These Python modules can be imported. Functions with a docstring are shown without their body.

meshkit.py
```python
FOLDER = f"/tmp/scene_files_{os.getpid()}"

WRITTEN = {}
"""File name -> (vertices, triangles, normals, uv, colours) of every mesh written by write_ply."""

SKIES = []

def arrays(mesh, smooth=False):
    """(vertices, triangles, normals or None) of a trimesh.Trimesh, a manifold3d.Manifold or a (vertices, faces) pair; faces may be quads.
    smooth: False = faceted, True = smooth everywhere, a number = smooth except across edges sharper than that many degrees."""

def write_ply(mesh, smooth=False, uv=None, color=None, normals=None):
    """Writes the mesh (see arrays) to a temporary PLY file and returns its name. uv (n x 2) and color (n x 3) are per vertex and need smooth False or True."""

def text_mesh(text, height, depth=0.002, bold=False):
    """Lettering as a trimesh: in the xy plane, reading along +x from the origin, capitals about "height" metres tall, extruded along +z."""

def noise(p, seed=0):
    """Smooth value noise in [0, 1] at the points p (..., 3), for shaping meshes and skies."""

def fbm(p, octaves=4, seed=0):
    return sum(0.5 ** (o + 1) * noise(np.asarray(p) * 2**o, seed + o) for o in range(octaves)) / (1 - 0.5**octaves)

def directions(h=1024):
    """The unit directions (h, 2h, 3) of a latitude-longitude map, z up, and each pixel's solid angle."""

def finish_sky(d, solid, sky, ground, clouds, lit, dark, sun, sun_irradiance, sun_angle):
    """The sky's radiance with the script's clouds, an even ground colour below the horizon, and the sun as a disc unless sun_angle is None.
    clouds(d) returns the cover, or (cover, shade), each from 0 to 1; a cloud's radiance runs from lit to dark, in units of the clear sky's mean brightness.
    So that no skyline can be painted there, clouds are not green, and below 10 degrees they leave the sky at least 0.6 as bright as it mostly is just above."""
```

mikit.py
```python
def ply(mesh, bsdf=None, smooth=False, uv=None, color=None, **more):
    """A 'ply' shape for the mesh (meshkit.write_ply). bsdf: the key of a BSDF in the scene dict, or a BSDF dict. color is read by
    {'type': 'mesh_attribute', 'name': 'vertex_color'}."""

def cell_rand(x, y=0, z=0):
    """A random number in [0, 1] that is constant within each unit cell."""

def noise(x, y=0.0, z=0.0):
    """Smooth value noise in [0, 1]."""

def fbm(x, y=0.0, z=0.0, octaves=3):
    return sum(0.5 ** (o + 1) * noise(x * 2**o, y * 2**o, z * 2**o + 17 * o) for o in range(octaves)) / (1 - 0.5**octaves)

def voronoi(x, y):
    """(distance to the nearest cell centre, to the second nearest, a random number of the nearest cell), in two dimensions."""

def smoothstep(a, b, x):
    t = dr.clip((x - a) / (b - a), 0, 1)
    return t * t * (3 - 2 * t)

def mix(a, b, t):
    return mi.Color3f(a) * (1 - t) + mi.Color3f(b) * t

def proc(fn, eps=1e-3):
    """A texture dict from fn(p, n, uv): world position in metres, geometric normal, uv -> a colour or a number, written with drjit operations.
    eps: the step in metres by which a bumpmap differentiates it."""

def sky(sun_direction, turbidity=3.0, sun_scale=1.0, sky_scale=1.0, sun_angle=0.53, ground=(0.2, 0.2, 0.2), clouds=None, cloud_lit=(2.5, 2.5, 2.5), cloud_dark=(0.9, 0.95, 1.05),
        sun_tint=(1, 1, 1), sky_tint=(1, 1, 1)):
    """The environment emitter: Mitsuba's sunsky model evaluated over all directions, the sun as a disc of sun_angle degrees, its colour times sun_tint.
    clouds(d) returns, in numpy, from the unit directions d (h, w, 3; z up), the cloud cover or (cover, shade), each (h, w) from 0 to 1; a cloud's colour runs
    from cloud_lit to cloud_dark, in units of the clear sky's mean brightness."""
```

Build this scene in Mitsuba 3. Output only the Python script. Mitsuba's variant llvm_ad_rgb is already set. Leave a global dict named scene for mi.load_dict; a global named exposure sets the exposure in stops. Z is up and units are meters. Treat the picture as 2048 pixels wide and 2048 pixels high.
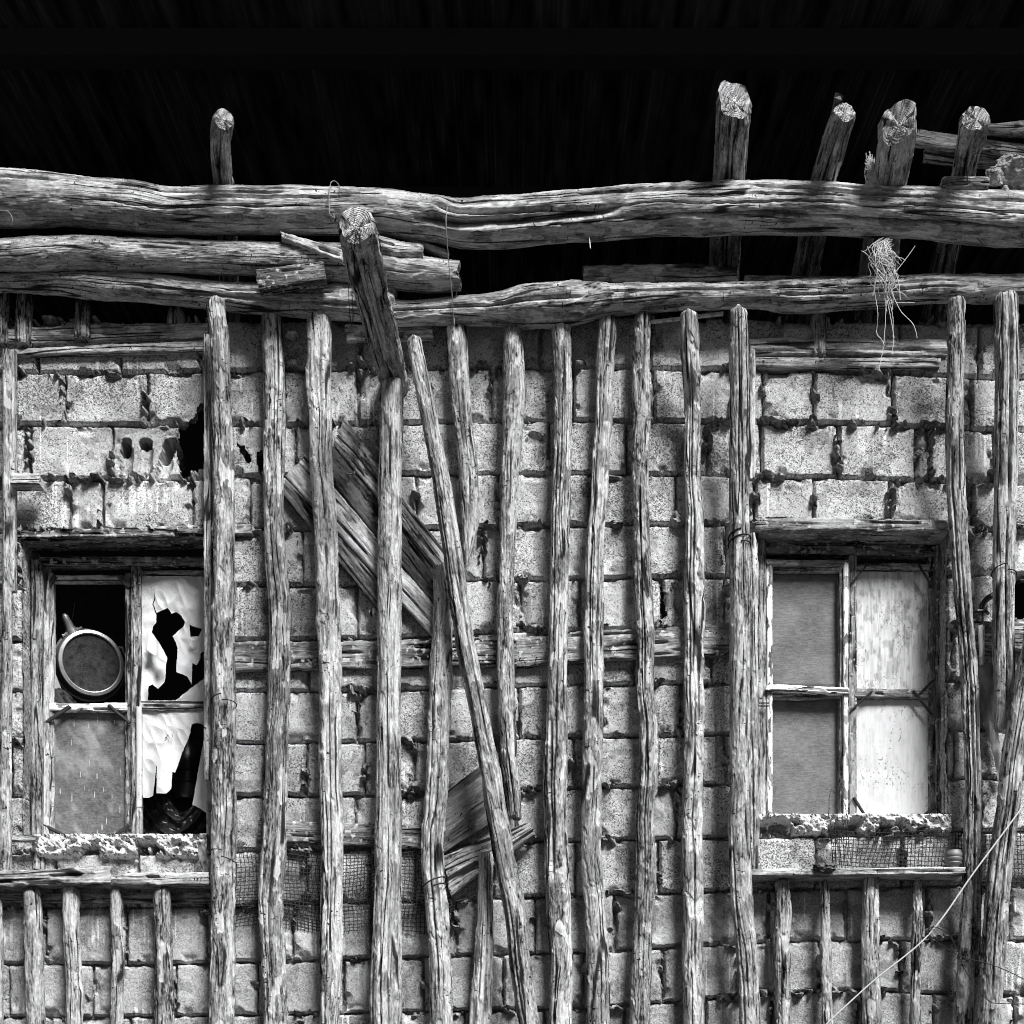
import math, random
import numpy as np, trimesh, mitsuba as mi, mikit, meshkit, drjit as dr
from scipy.interpolate import PchipInterpolator
from shapely.geometry import Polygon, Point
from shapely import contains_xy

# ------------------------------------------------------------------ camera, sky, exposure
EYE_Z, DIST, MPP = 1.6, 6.0, 1 / 500.0        # eye height, distance to the wall face (y = 0), metres per photo pixel on the wall
VX, VY = 1024.0, 2300.0                       # where the level line of sight meets the photograph's plane (2048 px grid)
exposure = 2.85
scene, labels = {}, {}
T = mi.ScalarTransform4f
scene['camera'] = {'type': 'perspective', 'fov': math.degrees(2 * math.atan(1024 * MPP / DIST)), 'fov_axis': 'x', 'near_clip': 0.05, 'far_clip': 400.0,
                   'principal_point_offset_x': 0.0, 'principal_point_offset_y': -(VY - 1024) / 2048,
                   'to_world': T().look_at(origin=[0, -DIST, EYE_Z], target=[0, 0, EYE_Z], up=[0, 0, 1])}
SUN = np.array([0.43, -0.72, 0.98])
scene['sky'] = mikit.sky(SUN, turbidity=3, sun_scale=1.0, sun_angle=22, sky_scale=1.0, clouds=lambda d: 1.0, cloud_lit=(0.32, 0.32, 0.32),
                         sun_tint=(0.8254, 1.0, 1.3425), ground=(0.06, 0.06, 0.06))


# ------------------------------------------------------------------ small helpers
def W(px, py, y=0.0):
    """A place measured on the wall photograph, at the depth y behind (+) or before (-) the wall face, in metres."""
    s = (DIST + y) / DIST * MPP
    return np.stack(np.broadcast_arrays((np.asarray(px, float) - VX) * s, np.asarray(y, float), EYE_Z + (VY - np.asarray(py, float)) * s), -1)


def nz(x, y=0.0, z=0.0):
    """The same value noise as mikit.noise, in numpy."""
    return meshkit.noise(np.stack(np.broadcast_arrays(*(np.asarray(a, float) for a in (x, y, z))), -1) + 1e6)


def nfbm(x, y=0.0, z=0.0, octaves=3):
    return sum(0.5 ** (o + 1) * nz(np.asarray(x) * 2**o, np.asarray(y) * 2**o, np.asarray(z) * 2**o + 17 * o) for o in range(octaves)) / (1 - 0.5**octaves)


def sstep(a, b, x):
    t = np.clip((np.asarray(x, float) - a) / (b - a), 0, 1)
    return t * t * (3 - 2 * t)


def key_for(name, parent=None):
    k = f'{parent}__{name}' if parent else name
    if k not in scene and k not in labels:
        return k
    i = 1
    while f'{k}_{i:03d}' in scene or f'{k}_{i:03d}' in labels:
        i += 1
    return f'{k}_{i:03d}'


def thing(name, label, cat, group=None):
    k = key_for(name)
    labels[k] = {'label': label, 'category': cat}
    labels[k]['kind'] = 'thing'
    if group:
        labels[k]['group'] = group
    return k


def put(name, mesh, bsdf, parent=None, label=None, cat=None, group=None, kind=None, smooth=True):
    """One entry of the scene; mesh is (vertices, faces, uv or None)."""
    k = key_for(name, parent)
    v, f, uv = mesh
    scene[k] = mikit.ply((v, f), bsdf, smooth=smooth, uv=uv if smooth in (True, False) and smooth is not None and type(smooth) is bool else None)
    t = {a: b for a, b in (('label', label), ('category', cat), ('group', group), ('kind', kind or ('thing' if cat else None))) if b}
    if t:
        labels[k] = t
    return k


def join(*ms):
    at, V, F, U = 0, [], [], []
    for v, f, uv in ms:
        V.append(v); F.append(np.asarray(f) + at); U.append(uv if uv is not None else np.zeros((len(v), 2)))
        at += len(v)
    return np.vstack(V), np.vstack(F), np.vstack(U)


def tri(q):
    return np.vstack([q[:, [0, 1, 2]], q[:, [0, 2, 3]]])


def grid_faces(n, m, wrap=False):
    i, j = np.meshgrid(np.arange(n - 1), np.arange(m if wrap else m - 1), indexing='ij')
    j2 = (j + 1) % m
    return tri(np.stack([i * m + j, i * m + j2, (i + 1) * m + j2, (i + 1) * m + j], -1).reshape(-1, 4))


# ------------------------------------------------------------------ materials (grey throughout: the photograph is black and white)
fbm, noise, vor, smooth, cell = mikit.fbm, mikit.noise, mikit.voronoi, mikit.smoothstep, mikit.cell_rand
PATCH, BARE = (28.0, 10.0, 3.0), (34.0, 13.0, 7.0)


def wood_parts(u, v):
    k = dr.floor(u / 3)
    warp = (noise(u * 11, v * 4, k) - 0.5) * 0.022 + (noise(u * 40, v * 16, k) - 0.5) * 0.004
    a = u + warp
    line = dr.abs(noise(a * 62, v * 1.5, k + 2) - 0.5)
    crack = (1 - smooth(0.02, 0.075, line)) * smooth(0.45, 0.55, noise(u * 24, v * 5, k + 9))
    return k, a, crack


def wood_tone(u, v):
    k, a, crack = wood_parts(u, v)
    r1, r2, r3 = cell(k, 1), cell(k, 2), cell(k, 3)
    sc = 0.7 + 0.8 * r3
    fine = 0.6 * noise(a * 430, v * 55, k) + 0.4 * noise(a * 230, v * 120, k + 1)
    grain = fbm(a * 170 * sc, v * 11, k + 5, 3)
    mid = fbm(u * 26, v * 8, k + 15, 4)
    edge = 0.03 * (noise(u * 150, v * 60, 8) - 0.5)
    patch = smooth(0.535, 0.625, fbm(u * PATCH[0], v * PATCH[1], PATCH[2], 3) + (r1 - 0.5) * 0.20 + 1.6 * edge)
    bare = smooth(0.60, 0.64, fbm(u * BARE[0], v * BARE[1], BARE[2], 3) + edge)
    t = 0.30 + 0.40 * (grain - 0.5) + 0.50 * (mid - 0.5) + 0.46 * (fine - 0.5) + 0.22 * (r2 - 0.5)
    t = dr.lerp(t, 0.14 + 0.28 * (grain - 0.5) + 0.22 * (fine - 0.5), patch * 0.75)
    t = dr.lerp(t, 0.50 + 0.30 * (grain - 0.5) + 0.26 * (fine - 0.5), bare * (0.35 + 0.5 * cell(k, 4)))
    nick = smooth(0.84, 0.88, noise(u * 120, v * 210, k + 3)) * smooth(0.60, 0.70, noise(u * 21, v * 17, 31))
    return dr.clip(t * (1 - 0.92 * crack) * (1 - 0.9 * nick), 0.02, 0.78)


def wood(p, n, uv):
    return mi.Color3f(wood_tone(uv.x, uv.y))


def wood_bump(p, n, uv):
    k, a, crack = wood_parts(uv.x, uv.y)
    return 0.5 * noise(a * 430, uv.y * 26, k) + 1.0 * fbm(a * 170 * (0.7 + 0.8 * cell(k, 3)), uv.y * 8.5, k + 5, 3) - 1.6 * crack


def dark_wood(p, n, uv):
    return wood(p, n, uv) * 0.32


def grey_wood(p, n, uv):
    lime = smooth(0.60, 0.70, fbm(p.x * 60, p.z * 60, p.y * 60, 3))
    return mi.Color3f(dr.lerp(mi.luminance(wood(p, n, uv)) * 0.55, 0.5, lime * 0.7))


def end_grain(p, n, uv):
    x, y = uv.x - dr.floor(uv.x / 3) * 3 - 1.5, uv.y
    k = dr.floor(uv.x / 3)
    r, th = dr.sqrt(x * x + y * y), dr.atan2(y, x)
    ring = 0.5 + 0.5 * dr.sin((r + (noise(x * 40, y * 40, k) - 0.5) * 0.012) * 1150)
    ray = noise(th * 16 + k * 7, r * 20)
    rad = dr.abs(noise(th * 4.6 + k * 3, r * 14) - 0.5)
    crack = (1 - smooth(0.01, 0.035, rad)) * smooth(0.008, 0.02, r)
    saw = noise(x * 260 + y * 120, y * 50, k)
    return mi.Color3f(dr.clip((0.40 + 0.26 * (ring - 0.5) + 0.12 * (ray - 0.5) + 0.50 * (saw - 0.5)) * (1 - 0.9 * crack), 0.012, 0.8))


def end_bump(p, n, uv):
    return mi.luminance(end_grain(p, n, uv))


def block_pits(x, z):
    dens = 0.34 * (fbm(x * 7, z * 8, 4, 3) - 0.54) + 0.06 * (noise(x * 45, z * 45, 6) - 0.5)
    big = smooth(0.66, 0.72, fbm(x * 190, z * 220, 11, 3) + dens)
    small = smooth(0.68, 0.76, noise(x * 330, z * 330, 14) * 0.8 + 0.2 * noise(x * 120, z * 120, 19) + 0.6 * dens)
    return dr.maximum(big, 0.8 * small)


def block_face(amount, base):
    def face(p, n, uv):
        x, z = p.x, p.z
        g = fbm(x * 240, z * 240, 1, 2)
        lo = fbm(x * 7, z * 9, 6, 3)
        t = base + 0.34 * (g - 0.5) + 0.34 * (lo - 0.5)
        lime = smooth(0.66, 0.80, noise(x * 130, z * 7, 3)) * smooth(0.60, 0.68, fbm(x * 6, z * 4, 22, 2))
        t = dr.lerp(t, 0.72, lime * 0.8)
        px, py = p.x / MPP + VX, VY - (p.z - EYE_Z) / MPP      # lime that has run from the broken block over the torn window
        run = smooth(0.42, 0.62, noise(p.x * 150, p.z * 6, 8)) * smooth(228, 240, px) * (1 - smooth(335, 352, px)) * smooth(940, 985, py + 26 * noise(p.x * 70, 3)) * (1 - smooth(1020, 1046, py + 22 * noise(p.x * 90, 5)))
        t = dr.lerp(t, 0.74, run * smooth(0.3, 0.5, fbm(p.x * 60, p.z * 40, 4, 2)))
        stain = smooth(0.57, 0.63, fbm(x * 16, z * 16, 9, 3))
        t = t * (1 - 0.32 * stain)
        return mi.Color3f(dr.clip(t * (1 - amount * block_pits(x, z)), 0.02, 0.8))

    def relief(p, n, uv):
        return 0.35 * fbm(p.x * 240, p.z * 240, 1, 2) - amount * block_pits(p.x, p.z)
    return face, relief


pitted, pitted_bump = block_face(0.72, 0.43)
plain, plain_bump = block_face(0.42, 0.35)


def mortar(p, n, uv):
    g = fbm(p.x * 120, p.z * 120, p.y * 120, 3)
    return mi.Color3f(dr.clip(0.22 + 0.5 * (g - 0.5) + 0.2 * (fbm(p.x * 9, p.z * 9, 2, 2) - 0.5), 0.03, 0.7))


def mortar_bump(p, n, uv):
    return fbm(p.x * 120, p.z * 120, p.y * 120, 3)


def lime(p, n, uv):
    g = fbm(p.x * 150, p.z * 150, p.y * 150, 3)
    d, _, w = vor(p.x * 110, p.z * 110)
    return mi.Color3f(dr.clip((0.52 + 0.5 * (g - 0.5)) * (1 - 0.8 * (1 - smooth(0.2, 0.4, d)) * smooth(0.72, 0.76, w)), 0.03, 0.85))


def paper(p, n, uv):
    t = 0.60 + 0.14 * (fbm(p.x * 18, p.z * 18, 3, 3) - 0.5) + 0.05 * (noise(p.x * 300, p.z * 300) - 0.5)
    d, _, w = vor(p.x * 60, p.z * 60)
    return mi.Color3f(t * (1 - 0.5 * (1 - smooth(0.05, 0.12, d)) * smooth(0.86, 0.87, w)))


def pale_board(p, n, uv):
    streak = noise(p.x * 210, p.z * 22, 5)
    upper = smooth(0.0, 0.02, p.z - (EYE_Z + (VY - 1386) * MPP))       # two boards: the upper one is the dirtier
    dirt = smooth(0.48, 0.70, fbm(p.x * 60, p.z * 30, 12, 4))
    fleck = smooth(0.78, 0.84, noise(p.x * 190, p.z * 130, 4)) * smooth(0.52, 0.66, fbm(p.x * 14, p.z * 10, 7, 2))
    return mi.Color3f(dr.clip((0.56 - (0.06 + 0.14 * upper) * dirt + (0.08 + 0.14 * upper) * (streak - 0.5)) * (1 - 0.5 * fleck), 0.05, 0.86))


def hardboard(p, n, uv):
    t = 0.155 + 0.10 * (fbm(p.x * 14, p.z * 14, 3, 4) - 0.5) + 0.07 * (noise(p.x * 60, p.z * 330, 2) - 0.5) + 0.05 * (noise(p.x * 300, p.z * 300, 5) - 0.5)
    return mi.Color3f(t)


def dripped(p, t):
    cx, cz = dr.floor(p.x * 42), dr.floor(p.z * 13 + 0.7 * dr.floor(p.x * 42))
    fx, fz = p.x * 42 - cx, p.z * 13 + 0.7 * cx - cz
    on = smooth(0.80, 0.81, cell(cx, cz, 3))
    drip = (1 - smooth(0.03, 0.04 + 0.10 * cell(cx, cz, 7), dr.abs(fx - 0.2 - 0.6 * cell(cx, cz, 1)))) * smooth(0.1, 0.2, fz) * (1 - smooth(0.35, 0.36 + 0.5 * cell(cx, cz, 2), fz))
    return mi.Color3f(dr.clip(dr.lerp(t, 0.62, on * drip * 0.9), 0.02, 0.8))


def scuffed_board(p, n, uv):
    t = mi.luminance(dripped(p, mi.luminance(hardboard(p, n, uv))))
    wipe = smooth(0.46, 0.74, fbm(p.x * 17 + p.z * 8, p.z * 11, 8, 4))
    return mi.Color3f(dr.clip(t * 0.78 + 0.11 * wipe + 0.05 * (noise(p.x * 150, p.z * 150, 9) - 0.5), 0.02, 0.8))


def flaked_paint(p, n, uv):
    u, v = uv.x, uv.y
    off = smooth(0.52, 0.56, fbm(u * 80, v * 22, 5, 3))
    return mi.Color3f(dr.lerp(mi.luminance(wood(p, n, uv)) * 0.6, 0.74 + 0.1 * (noise(u * 200, v * 60) - 0.5), 1 - off))


def rubble(p, n, uv):
    g = fbm(p.x * 70, p.z * 70, p.y * 70, 3)
    return mi.Color3f(dr.clip(0.34 + 0.55 * (g - 0.5), 0.04, 0.75))


def dull_metal(p, n, uv):
    return mi.Color3f(0.42 + 0.22 * (fbm(p.x * 60, p.z * 60, p.y * 60, 3) - 0.5))


def pan_base(p, n, uv):
    t = 0.035 + 0.04 * (fbm(p.x * 60, p.z * 60, 2, 3) - 0.5) + 0.03 * (noise(p.x * 400, p.z * 400) - 0.5)
    return mi.Color3f(dr.clip(t, 0.01, 0.4))


def earth(p, n, uv):
    return mi.Color3f(0.055 + 0.04 * (fbm(p.x * 3, p.y * 3, 1, 4) - 0.5))


def shaded_rust_sheet(p, n, uv):
    return mi.Color3f(dr.clip(0.06 + 0.14 * (fbm(p.x * 24, p.y * 3, 1, 3) - 0.5), 0.015, 0.3))  # base darkened to stand in for shade under the roof; streaks are rust


def matte(fn, bump=None, scale=0.002):
    b = {'type': 'diffuse', 'reflectance': mikit.proc(fn)}
    if bump:
        b = {'type': 'bumpmap', 'height': mikit.proc(bump, eps=6e-4), 'scale': scale, 'inner': b}
    return {'type': 'twosided', 'inner': b}


def plain_mat(g, rough=None):
    if rough is None:
        return {'type': 'twosided', 'inner': {'type': 'diffuse', 'reflectance': {'type': 'rgb', 'value': [g] * 3}}}
    return {'type': 'twosided', 'inner': {'type': 'roughplastic', 'diffuse_reflectance': {'type': 'rgb', 'value': [g] * 3}, 'alpha': rough}}


scene['mat_wood'] = matte(wood, wood_bump, 0.0022)
scene['mat_dark_wood'] = matte(dark_wood, wood_bump, 0.0022)
scene['mat_grey_wood'] = matte(grey_wood, wood_bump, 0.0022)
scene['mat_end'] = matte(end_grain, end_bump, 0.006)
scene['mat_block'] = matte(pitted, pitted_bump, 0.0032)
scene['mat_block_plain'] = matte(plain, plain_bump, 0.0028)
scene['mat_mortar'] = matte(mortar, mortar_bump, 0.006)
scene['mat_lime'] = matte(lime, mortar_bump, 0.005)
scene['mat_paper'] = matte(paper)
scene['mat_pale_board'] = matte(pale_board)
scene['mat_hardboard'] = matte(hardboard)
scene['mat_scuffed'] = matte(scuffed_board)
scene['mat_paint'] = matte(flaked_paint, wood_bump, 0.0015)
scene['mat_rubble'] = matte(rubble, mortar_bump, 0.006)
scene['mat_earth'] = matte(earth)
scene['mat_sheet'] = matte(shaded_rust_sheet)
scene['mat_barn_shade'] = plain_mat(0.05)  # near-black colour stands in for shade on the barn walls and purlins
scene['mat_wire'] = plain_mat(0.035)
scene['mat_pale_wire'] = plain_mat(0.26)
scene['mat_rubber'] = plain_mat(0.04)
scene['mat_straw'] = plain_mat(0.5)
scene['mat_cord'] = plain_mat(0.46)
scene['mat_rag'] = plain_mat(0.16)
scene['mat_black_plastic'] = plain_mat(0.02, 0.12)
scene['mat_grey_plastic'] = plain_mat(0.15, 0.3)
scene['mat_pan'] = {'type': 'twosided', 'inner': {'type': 'principled', 'base_color': mikit.proc(dull_metal), 'metallic': 0.7, 'roughness': 0.42}}
scene['mat_pan_side'] = {'type': 'twosided', 'inner': {'type': 'principled', 'base_color': {'type': 'rgb', 'value': [0.16] * 3}, 'metallic': 0.5, 'roughness': 0.35}}
scene['mat_pan_base'] = matte(pan_base)

ID = [0]


def next_id():
    ID[0] += 1
    return ID[0]


# ------------------------------------------------------------------ swept wood: logs, poles, boards
def centreline(pts, Y, ds):
    pts = np.asarray(pts, float)
    Y = np.broadcast_to(np.asarray(Y, float), (len(pts),))
    P = W(pts[:, 0], pts[:, 1], Y)
    R = pts[:, 2] * MPP * (DIST + Y) / DIST
    s = np.r_[0, np.cumsum(np.linalg.norm(np.diff(P, axis=0), axis=1))]
    S = np.linspace(0, s[-1], max(8, int(s[-1] / ds) + 1))
    f = PchipInterpolator if len(pts) > 2 else (lambda a, b: (lambda x: np.stack([np.interp(x, a, c) for c in np.atleast_2d(b.T)], -1).squeeze()))
    return S, f(s, P)(S), f(s, R)(S)


def frames(C, front):
    t = np.gradient(C, axis=0)
    t /= np.linalg.norm(t, axis=1, keepdims=True)
    b = np.asarray(front, float) - (t @ np.asarray(front, float))[:, None] * t
    b /= np.linalg.norm(b, axis=1, keepdims=True)
    return t, np.cross(b, t), b


def log(pts, Y, seed, ds=0.0050, m=60, front=(0, -1, 0), rough=1.0, ends=('saw', 'saw'), flats=(), cracks=(), knots=3, squash=1.0, wob=0.003, ends_open=(False, False), shear=(0, 0)):
    """A pole or log along measured points (x, y, half width). cracks: (s0, s1, angle, drift, width, depth) in fractions, radians and metres."""
    rng = np.random.default_rng(seed)
    idn = next_id()
    S, C, R = centreline(pts, Y, ds)
    t, A, B = frames(C, front)
    L, n, r0 = S[-1], len(S), float(np.mean(R))
    C = C + A * ((nz(S * 7, seed * 3.1) - 0.5) * 2 * wob)[:, None] + B * ((nz(S * 6, seed * 3.1 + 9) - 0.5) * 2 * wob)[:, None]
    q = np.linspace(-1, 1, m, endpoint=False)
    th = np.pi * np.sign(q) * (0.62 * np.abs(q) + 0.38 * np.abs(q) ** 3)
    TH, SS = np.meshgrid(th, S)
    ca, sa = np.cos(TH), np.sin(TH)
    rr = R[:, None] * (1 + 0.16 * rough * (nfbm(ca * 0.9 + seed, sa * 0.9, SS * 4.5, 2) - 0.5) + 0.07 * rough * (nz(ca * 2.6 + seed, sa * 2.6, SS * 11) - 0.5))
    for tf, d in flats:
        c = np.cos(TH - tf - 0.25 * (nz(SS * 2, seed) - 0.5))
        rr = np.where(c > 0.2, np.minimum(rr, d * R[:, None] * (1 + 0.06 * (nz(SS * 9, TH, seed) - 0.5)) / np.maximum(c, 0.2)), rr)
    u, v = 3.0 * idn + 0.5 + TH * r0 * 1.0, SS + (seed * 1.37) % 5
    rr = rr + 0.0026 * rough * sstep(0.545, 0.60, nfbm(u * PATCH[0], v * PATCH[1], PATCH[2], 3) + 0.02)
    rr = rr - 0.0030 * rough * sstep(0.60, 0.64, nfbm(u * BARE[0], v * BARE[1], BARE[2], 3))
    rr = rr + 0.0018 * rough * (nz(u * 130, v * 6, seed) - 0.5) + 0.0034 * rough * (nfbm(u * 55, v * 18, seed, 2) - 0.5)
    for _ in range(knots):
        s0, t0, w, h = rng.uniform(0, L), rng.uniform(-1.4, 1.4), rng.uniform(0.014, 0.03), rng.uniform(-0.2, 1) * 0.2 * r0
        rr = rr + h * np.exp(-(((SS - s0) / (1.5 * w)) ** 2 + ((TH - t0) * r0 / w) ** 2))
    auto = [(a, a + rng.uniform(0.08, 0.45), rng.uniform(-1.3, 1.3), rng.uniform(-0.2, 0.2), rng.uniform(0.0018, 0.0034), rng.uniform(0.008, 0.02)) for a in rng.uniform(-0.1, 0.9, int(2 + 2.2 * L))]
    for (a, b, t0, drift, w, d) in list(cracks) + auto:
        f = (SS / L - a) / max(b - a, 1e-6)
        line = t0 + drift * (f - 0.5) + 0.14 * (nz(SS * 6, t0 * 7, seed) - 0.5) + 0.05 * (nz(SS * 40, t0 * 7, seed) - 0.5)
        g = np.clip(np.minimum(f, 1 - f) * 7, 0, 1) * (f > 0) * (f < 1)
        dist = np.abs(np.angle(np.exp(1j * (TH - line)))) * r0
        rr = rr - np.minimum(d, 0.75 * r0) * g * np.exp(-(dist / w) ** 2)
    for e, (style, s_from) in enumerate(((ends[0], SS), (ends[1], L - SS))):
        if style == 'round':
            e_len = r0 * (0.3 + 0.9 * nz(ca * 1.2 + seed, sa * 1.2, e))
            rr = rr * np.sqrt(np.clip(1 - np.clip(1 - s_from / e_len, 0, 1) ** 2, 0.10, 1))
        elif style == 'tip':
            rr = rr * np.clip(0.35 + s_from / (2.5 * r0), 0, 1)
        elif style == 'saw':
            rr = rr * np.clip(0.86 + s_from / (0.35 * r0) * 0.14, 0, 1)
    V = C[:, None] + A[:, None] * (sa * rr)[..., None] + B[:, None] * (ca * rr * squash)[..., None]
    if any(shear):
        V = V + t[:, None] * (np.exp(-SS / 0.10) * rr * (sa * shear[0] + ca * shear[1]))[..., None]
    jag = 0.55 if 'broken' in ends else 0.16
    for row, sgn in ((0, -1), (-1, 1)):
        V[row] += sgn * t[row] * (r0 * jag * (nz(th * 2.2, seed, 5 + row) - 0.4))[:, None]
    verts, uv = V.reshape(-1, 3), np.stack([u, v], -1).reshape(-1, 2)
    faces = [grid_faces(n, m, True)[:, ::-1]]
    caps = []
    for e, row in enumerate((0, n - 1)):
        rim = V[0 if row == 0 else -1]
        caps.append((rim, (-t[0] if row == 0 else t[-1]), r0))
        if ends_open[e]:
            continue
        k0 = len(verts)
        mid = rim.mean(0)
        inner = mid + (rim - mid) * 0.55 + (nz(th * 3, seed, 3)[:, None] - 0.5) * 0.25 * r0 * caps[-1][1] + caps[-1][1] * 0.12 * r0 * (1 if 'round' in ends else 0)
        verts = np.vstack([verts, rim, inner, mid[None] + caps[-1][1] * 0.15 * r0 * (1 if 'round' in ends else 0)])
        j = np.arange(m); j2 = (j + 1) % m
        ff = np.vstack([np.stack([k0 + j, k0 + j2, k0 + m + j2], 1), np.stack([k0 + j, k0 + m + j2, k0 + m + j], 1), np.stack([k0 + m + j, k0 + m + j2, np.full(m, k0 + 2 * m)], 1)])
        faces.append(ff if row == 0 else ff[:, ::-1])
        cu = 3.0 * idn + 1.5 + (np.vstack([rim, inner, mid[None]]) - mid) @ A[row]
        cv = v[row, 0] + (np.vstack([rim, inner, mid[None]]) - mid) @ B[row] * 0.4
        uv = np.vstack([uv, np.stack([cu, cv], -1)])
    return (verts, np.vstack(faces), uv), caps


def cut_end(cap, seed, rings=14, cracks=5):
    """The sawn end of a log: a cracked disc that fills the rim."""
    rim, nrm, r0 = cap
    rng = np.random.default_rng(seed)
    idn = next_id()
    m = len(rim)
    mid = rim.mean(0)
    x = np.cross(nrm, [0, 0, 1.0]); x /= np.linalg.norm(x)
    y = np.cross(x, nrm)
    V = []
    for f in np.linspace(1, 0.03, rings):
        P = mid + (rim - mid) * f
        a, b = (P - mid) @ x, (P - mid) @ y
        ang = np.arctan2(b, a)
        h = 0.004 * (nz(a * 130 + seed, b * 45) - 0.5) + 0.003 * (nz(a * 300, b * 300, seed) - 0.5) + 0.006 * (1 - f)
        for c in np.random.default_rng(seed).uniform(-3.1, 3.1, cracks):
            h = h - 0.007 * np.exp(-(np.angle(np.exp(1j * (ang - c - 0.3 * (nz(f * 5, c) - 0.5)))) * r0 * max(f, 0.4) / 0.0026) ** 2) * min(1, 2.2 * f)
        V.append(P + nrm * (h * (1 if f < 0.999 else 0))[:, None])
    V = np.array(V).reshape(-1, 3)
    uv = np.stack([3.0 * idn + 1.5 + (V - mid) @ x, (V - mid) @ y], -1)
    f = grid_faces(rings, m, True)
    nn = np.cross(V[f[0, 1]] - V[f[0, 0]], V[f[0, 2]] - V[f[0, 0]])
    return V, (f if nn @ nrm > 0 else f[:, ::-1]), uv


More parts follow.
